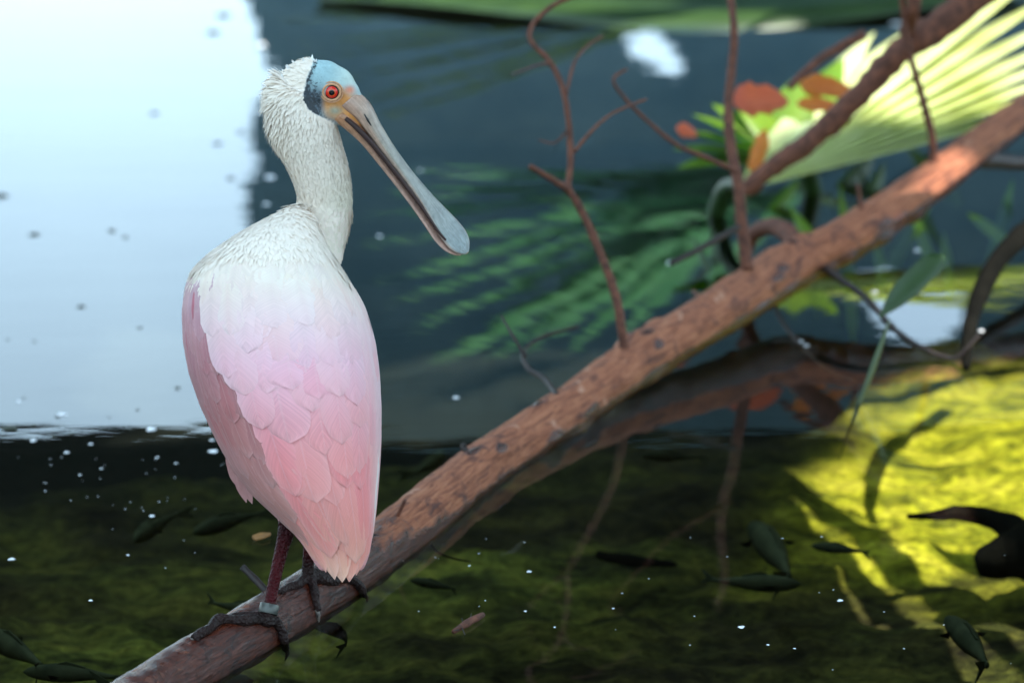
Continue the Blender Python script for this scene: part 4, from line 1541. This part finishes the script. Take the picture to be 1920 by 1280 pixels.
# ---- eyes
for side in (-1, 1):
    org = Vector((0, 0, CAM_H))
    loc, nn, _, _ = bvh.ray_cast(org, ray(622, 173).normalized())
    if side == 1:
        loc = Vector((loc.x, 2 * HD - loc.y, loc.z))
        nn = Vector((nn.x, -nn.y, nn.z))
    nrm = (Vector((0, side * 1.0, 0)) + nn * 0.5).normalized()
    e = bpy.data.objects.new('eye', None)
    COL.objects.link(e)
    e.parent = bird
    e.empty_display_size = .02
    q = nrm.to_track_quat('Z', 'Y').to_matrix()

    def cap(name, r, h, z, mat, inner=0.0):
        m = MB()
        pts = []
        for j in range(9):
            th = math.pi / 2 * j / 8
            rr_ = r * math.cos(th) if inner == 0 else r
            for i in range(24):
                a = 2 * math.pi * i / 24
                pts.append(loc + q @ Vector((rr_ * math.cos(a), rr_ * math.sin(a), z + h * math.sin(th))))
        m.grid(pts, 24, 9, True, True)
        return m.build(name, mat, e)
    r = 12.0 * PXM
    hh = r * .42
    cap('dark_rim', r * 1.08, r * .25, -.0002, 'eye_black')
    cap('iris', r * .95, hh, 0, 'eye_red')
    cap('iris_inner', r * .62, hh * .28, hh * .757 + .0001, 'eye_orange')
    cap('pupil', r * .44, hh * .14, hh * .886 + .0004, 'eye_black')
    for (rr2, tk, nm) in ((1.32, .20, 'eyelid'), (1.68, .13, 'eyelid_fold')):
        m = MB()
        pts = []
        for i in range(32):
            a = 2 * math.pi * i / 32
            for j in range(8):
                b = 2 * math.pi * j / 8
                rad = r * (rr2 + tk * math.cos(b))
                p = loc + q @ Vector((rad * math.cos(a), rad * math.sin(a) * .94, r * tk * math.sin(b) + .0004 - (rr2 - 1.3) * r * .35))
                pts.append(p)
        pts += pts[:8]
        m.grid(pts, 8, 33, True)
        m.build(nm, 'lid', e)

# ---- legs and feet
LEGC = A3(lin(62, 10, 15))
TOEC = A3(lin(42, 30, 28))


limb_bvh = BVHTree.FromPolygons([v.co for v in limb.data.vertices], [tuple(p.vertices) for p in limb.data.polygons])


def on_limb(px, py, d, r):
    loc, nn, _, _ = limb_bvh.ray_cast(Vector((0, 0, CAM_H)), ray(px, py).normalized())
    if loc is not None:
        return atY(px, py, loc.y) + nn * (r * PXM * 0.55)
    # beside the limb: keep to the depth of its top edge
    loc, nn, _, _ = limb_bvh.find_nearest(atY(px, py, limb_d(px)))
    return atY(px, py, loc.y)


def leg(shank, toes, kneer, name='leg'):
    m = MB()
    foot = on_limb(shank[-1][0], shank[-1][1], 0, shank[-1][3])
    dy = foot.y - shank[-1][2]
    ks = len(shank) - 1
    m.tube([atY(a, b, d + dy * (i / ks)) for i, (a, b, d, r) in enumerate(shank)], [r * PXM for a, b, d, r in shank], 14, 6)
    for tz in toes:
        m.tube([on_limb(*q) for q in tz], [q[3] * PXM for q in tz], 12, 6)
    me = remesh(m, 0.0016, 3, name)
    cc = []
    top, bot = shank[0][1], shank[-1][1]
    for v in me.vertices:
        px, py = to_px(v.co)
        u = float(ss(bot - 55, bot - 15, np.array(py)))
        kn = math.exp(-((py - kneer) / 22) ** 2)
        c = LEGC + (TOEC - LEGC) * u
        c = c + (A3(lin(44, 24, 26)) - c) * kn * .7
        cc.append(tuple(c))
    setcol(me, cc)
    return link_obj(name, me, 'leg', bird)


def claw(par, pts, r):
    q0 = on_limb(pts[0][0], pts[0][1], 0, r).y
    MB().tube([atY(p[0], p[1], q0 - 0.002 * i) for i, p in enumerate(pts)], [r * PXM, r * .75 * PXM, r * .12 * PXM], 8, 5).build('claw', 'claw', par)


l1 = leg([(537, 950, 3.735, 17), (537, 978, 3.730, 15.5), (536, 1000, 3.725, 16), (530, 1022, 3.720, 13.5), (522, 1055, 3.708, 12), (513, 1095, 3.692, 11.5), (505, 1135, 3.676, 11), (502, 1160, 3.668, 12.5), (503, 1172, 3.664, 13)],
         [[(503, 1168, 3.664, 12.5), (480, 1163, 3.66, 9), (456, 1167, 3.645, 11), (432, 1165, 3.620, 8.5), (409, 1167, 3.605, 11.5), (393, 1181, 3.60, 8.2), (376, 1191, 3.590, 9.5), (362, 1199, 3.575, 7)],
          [(500, 1160, 3.675, 9), (470, 1157, 3.68, 8), (440, 1158, 3.675, 7), (433, 1163, 3.67, 6)],
          [(510, 1165, 3.660, 11.5), (521, 1177, 3.640, 8.8), (526, 1189, 3.620, 10), (530, 1200, 3.620, 8), (535, 1214, 3.612, 8)],
          [(505, 1162, 3.68, 11), (515, 1170, 3.71, 10), (522, 1176, 3.74, 8)]], 990)
claw(l1, [(364, 1196, 3.578), (355, 1205, 3.572), (355, 1216, 3.570)], 6)
claw(l1, [(535, 1212, 3.614), (539, 1224, 3.612), (534, 1238, 3.614)], 6)
l2 = leg([(584, 985, 3.80, 14), (581, 1020, 3.80, 12), (578, 1055, 3.80, 11.5), (577, 1085, 3.80, 13)],
         [[(577, 1080, 3.80, 12), (560, 1097, 3.80, 9), (540, 1104, 3.80, 7.5), (524, 1113, 3.79, 6)],
          [(580, 1085, 3.795, 11), (585, 1101, 3.775, 8), (587, 1114, 3.77, 9.2), (589, 1128, 3.762, 7), (594, 1145, 3.758, 7)],
          [(582, 1080, 3.80, 12), (620, 1082, 3.795, 9), (640, 1084, 3.8, 10.5), (658, 1088, 3.80, 8.5), (672, 1100, 3.815, 9), (680, 1114, 3.82, 6.5)],
          [(584, 1085, 3.795, 12), (605, 1090, 3.79, 10), (630, 1092, 3.79, 8)]], 900)
claw(l2, [(593, 1142, 3.758), (597, 1154, 3.757), (598, 1166, 3.757)], 5.5)
claw(l2, [(679, 1112, 3.82), (687, 1118, 3.822), (688, 1129, 3.824)], 5.5)
# leg band
m = MB()
bdz = on_limb(503, 1172, 0, 13).y - 3.664
bc, ax = atY(504, 1141, 3.674 + bdz * .85), (atY(512, 1100, 3.69 + bdz * .6) - atY(503, 1145, 3.672 + bdz * .9)).normalized()
q = ax.to_track_quat('Z', 'Y').to_matrix()
pts = []
for (rad, z) in ((17.6, -9), (18, -8.5), (18, 8.5), (17.6, 9), (16.4, 9), (16.4, -9), (17.6, -9)):
    for i in range(32):
        a = 2 * math.pi * i / 32
        pts.append(bc + q @ Vector((rad * PXM * math.cos(a), rad * PXM * math.sin(a), z * PXM)))
m.grid(pts, 32, 7, True)
m.build('leg_band', 'metal', bird)
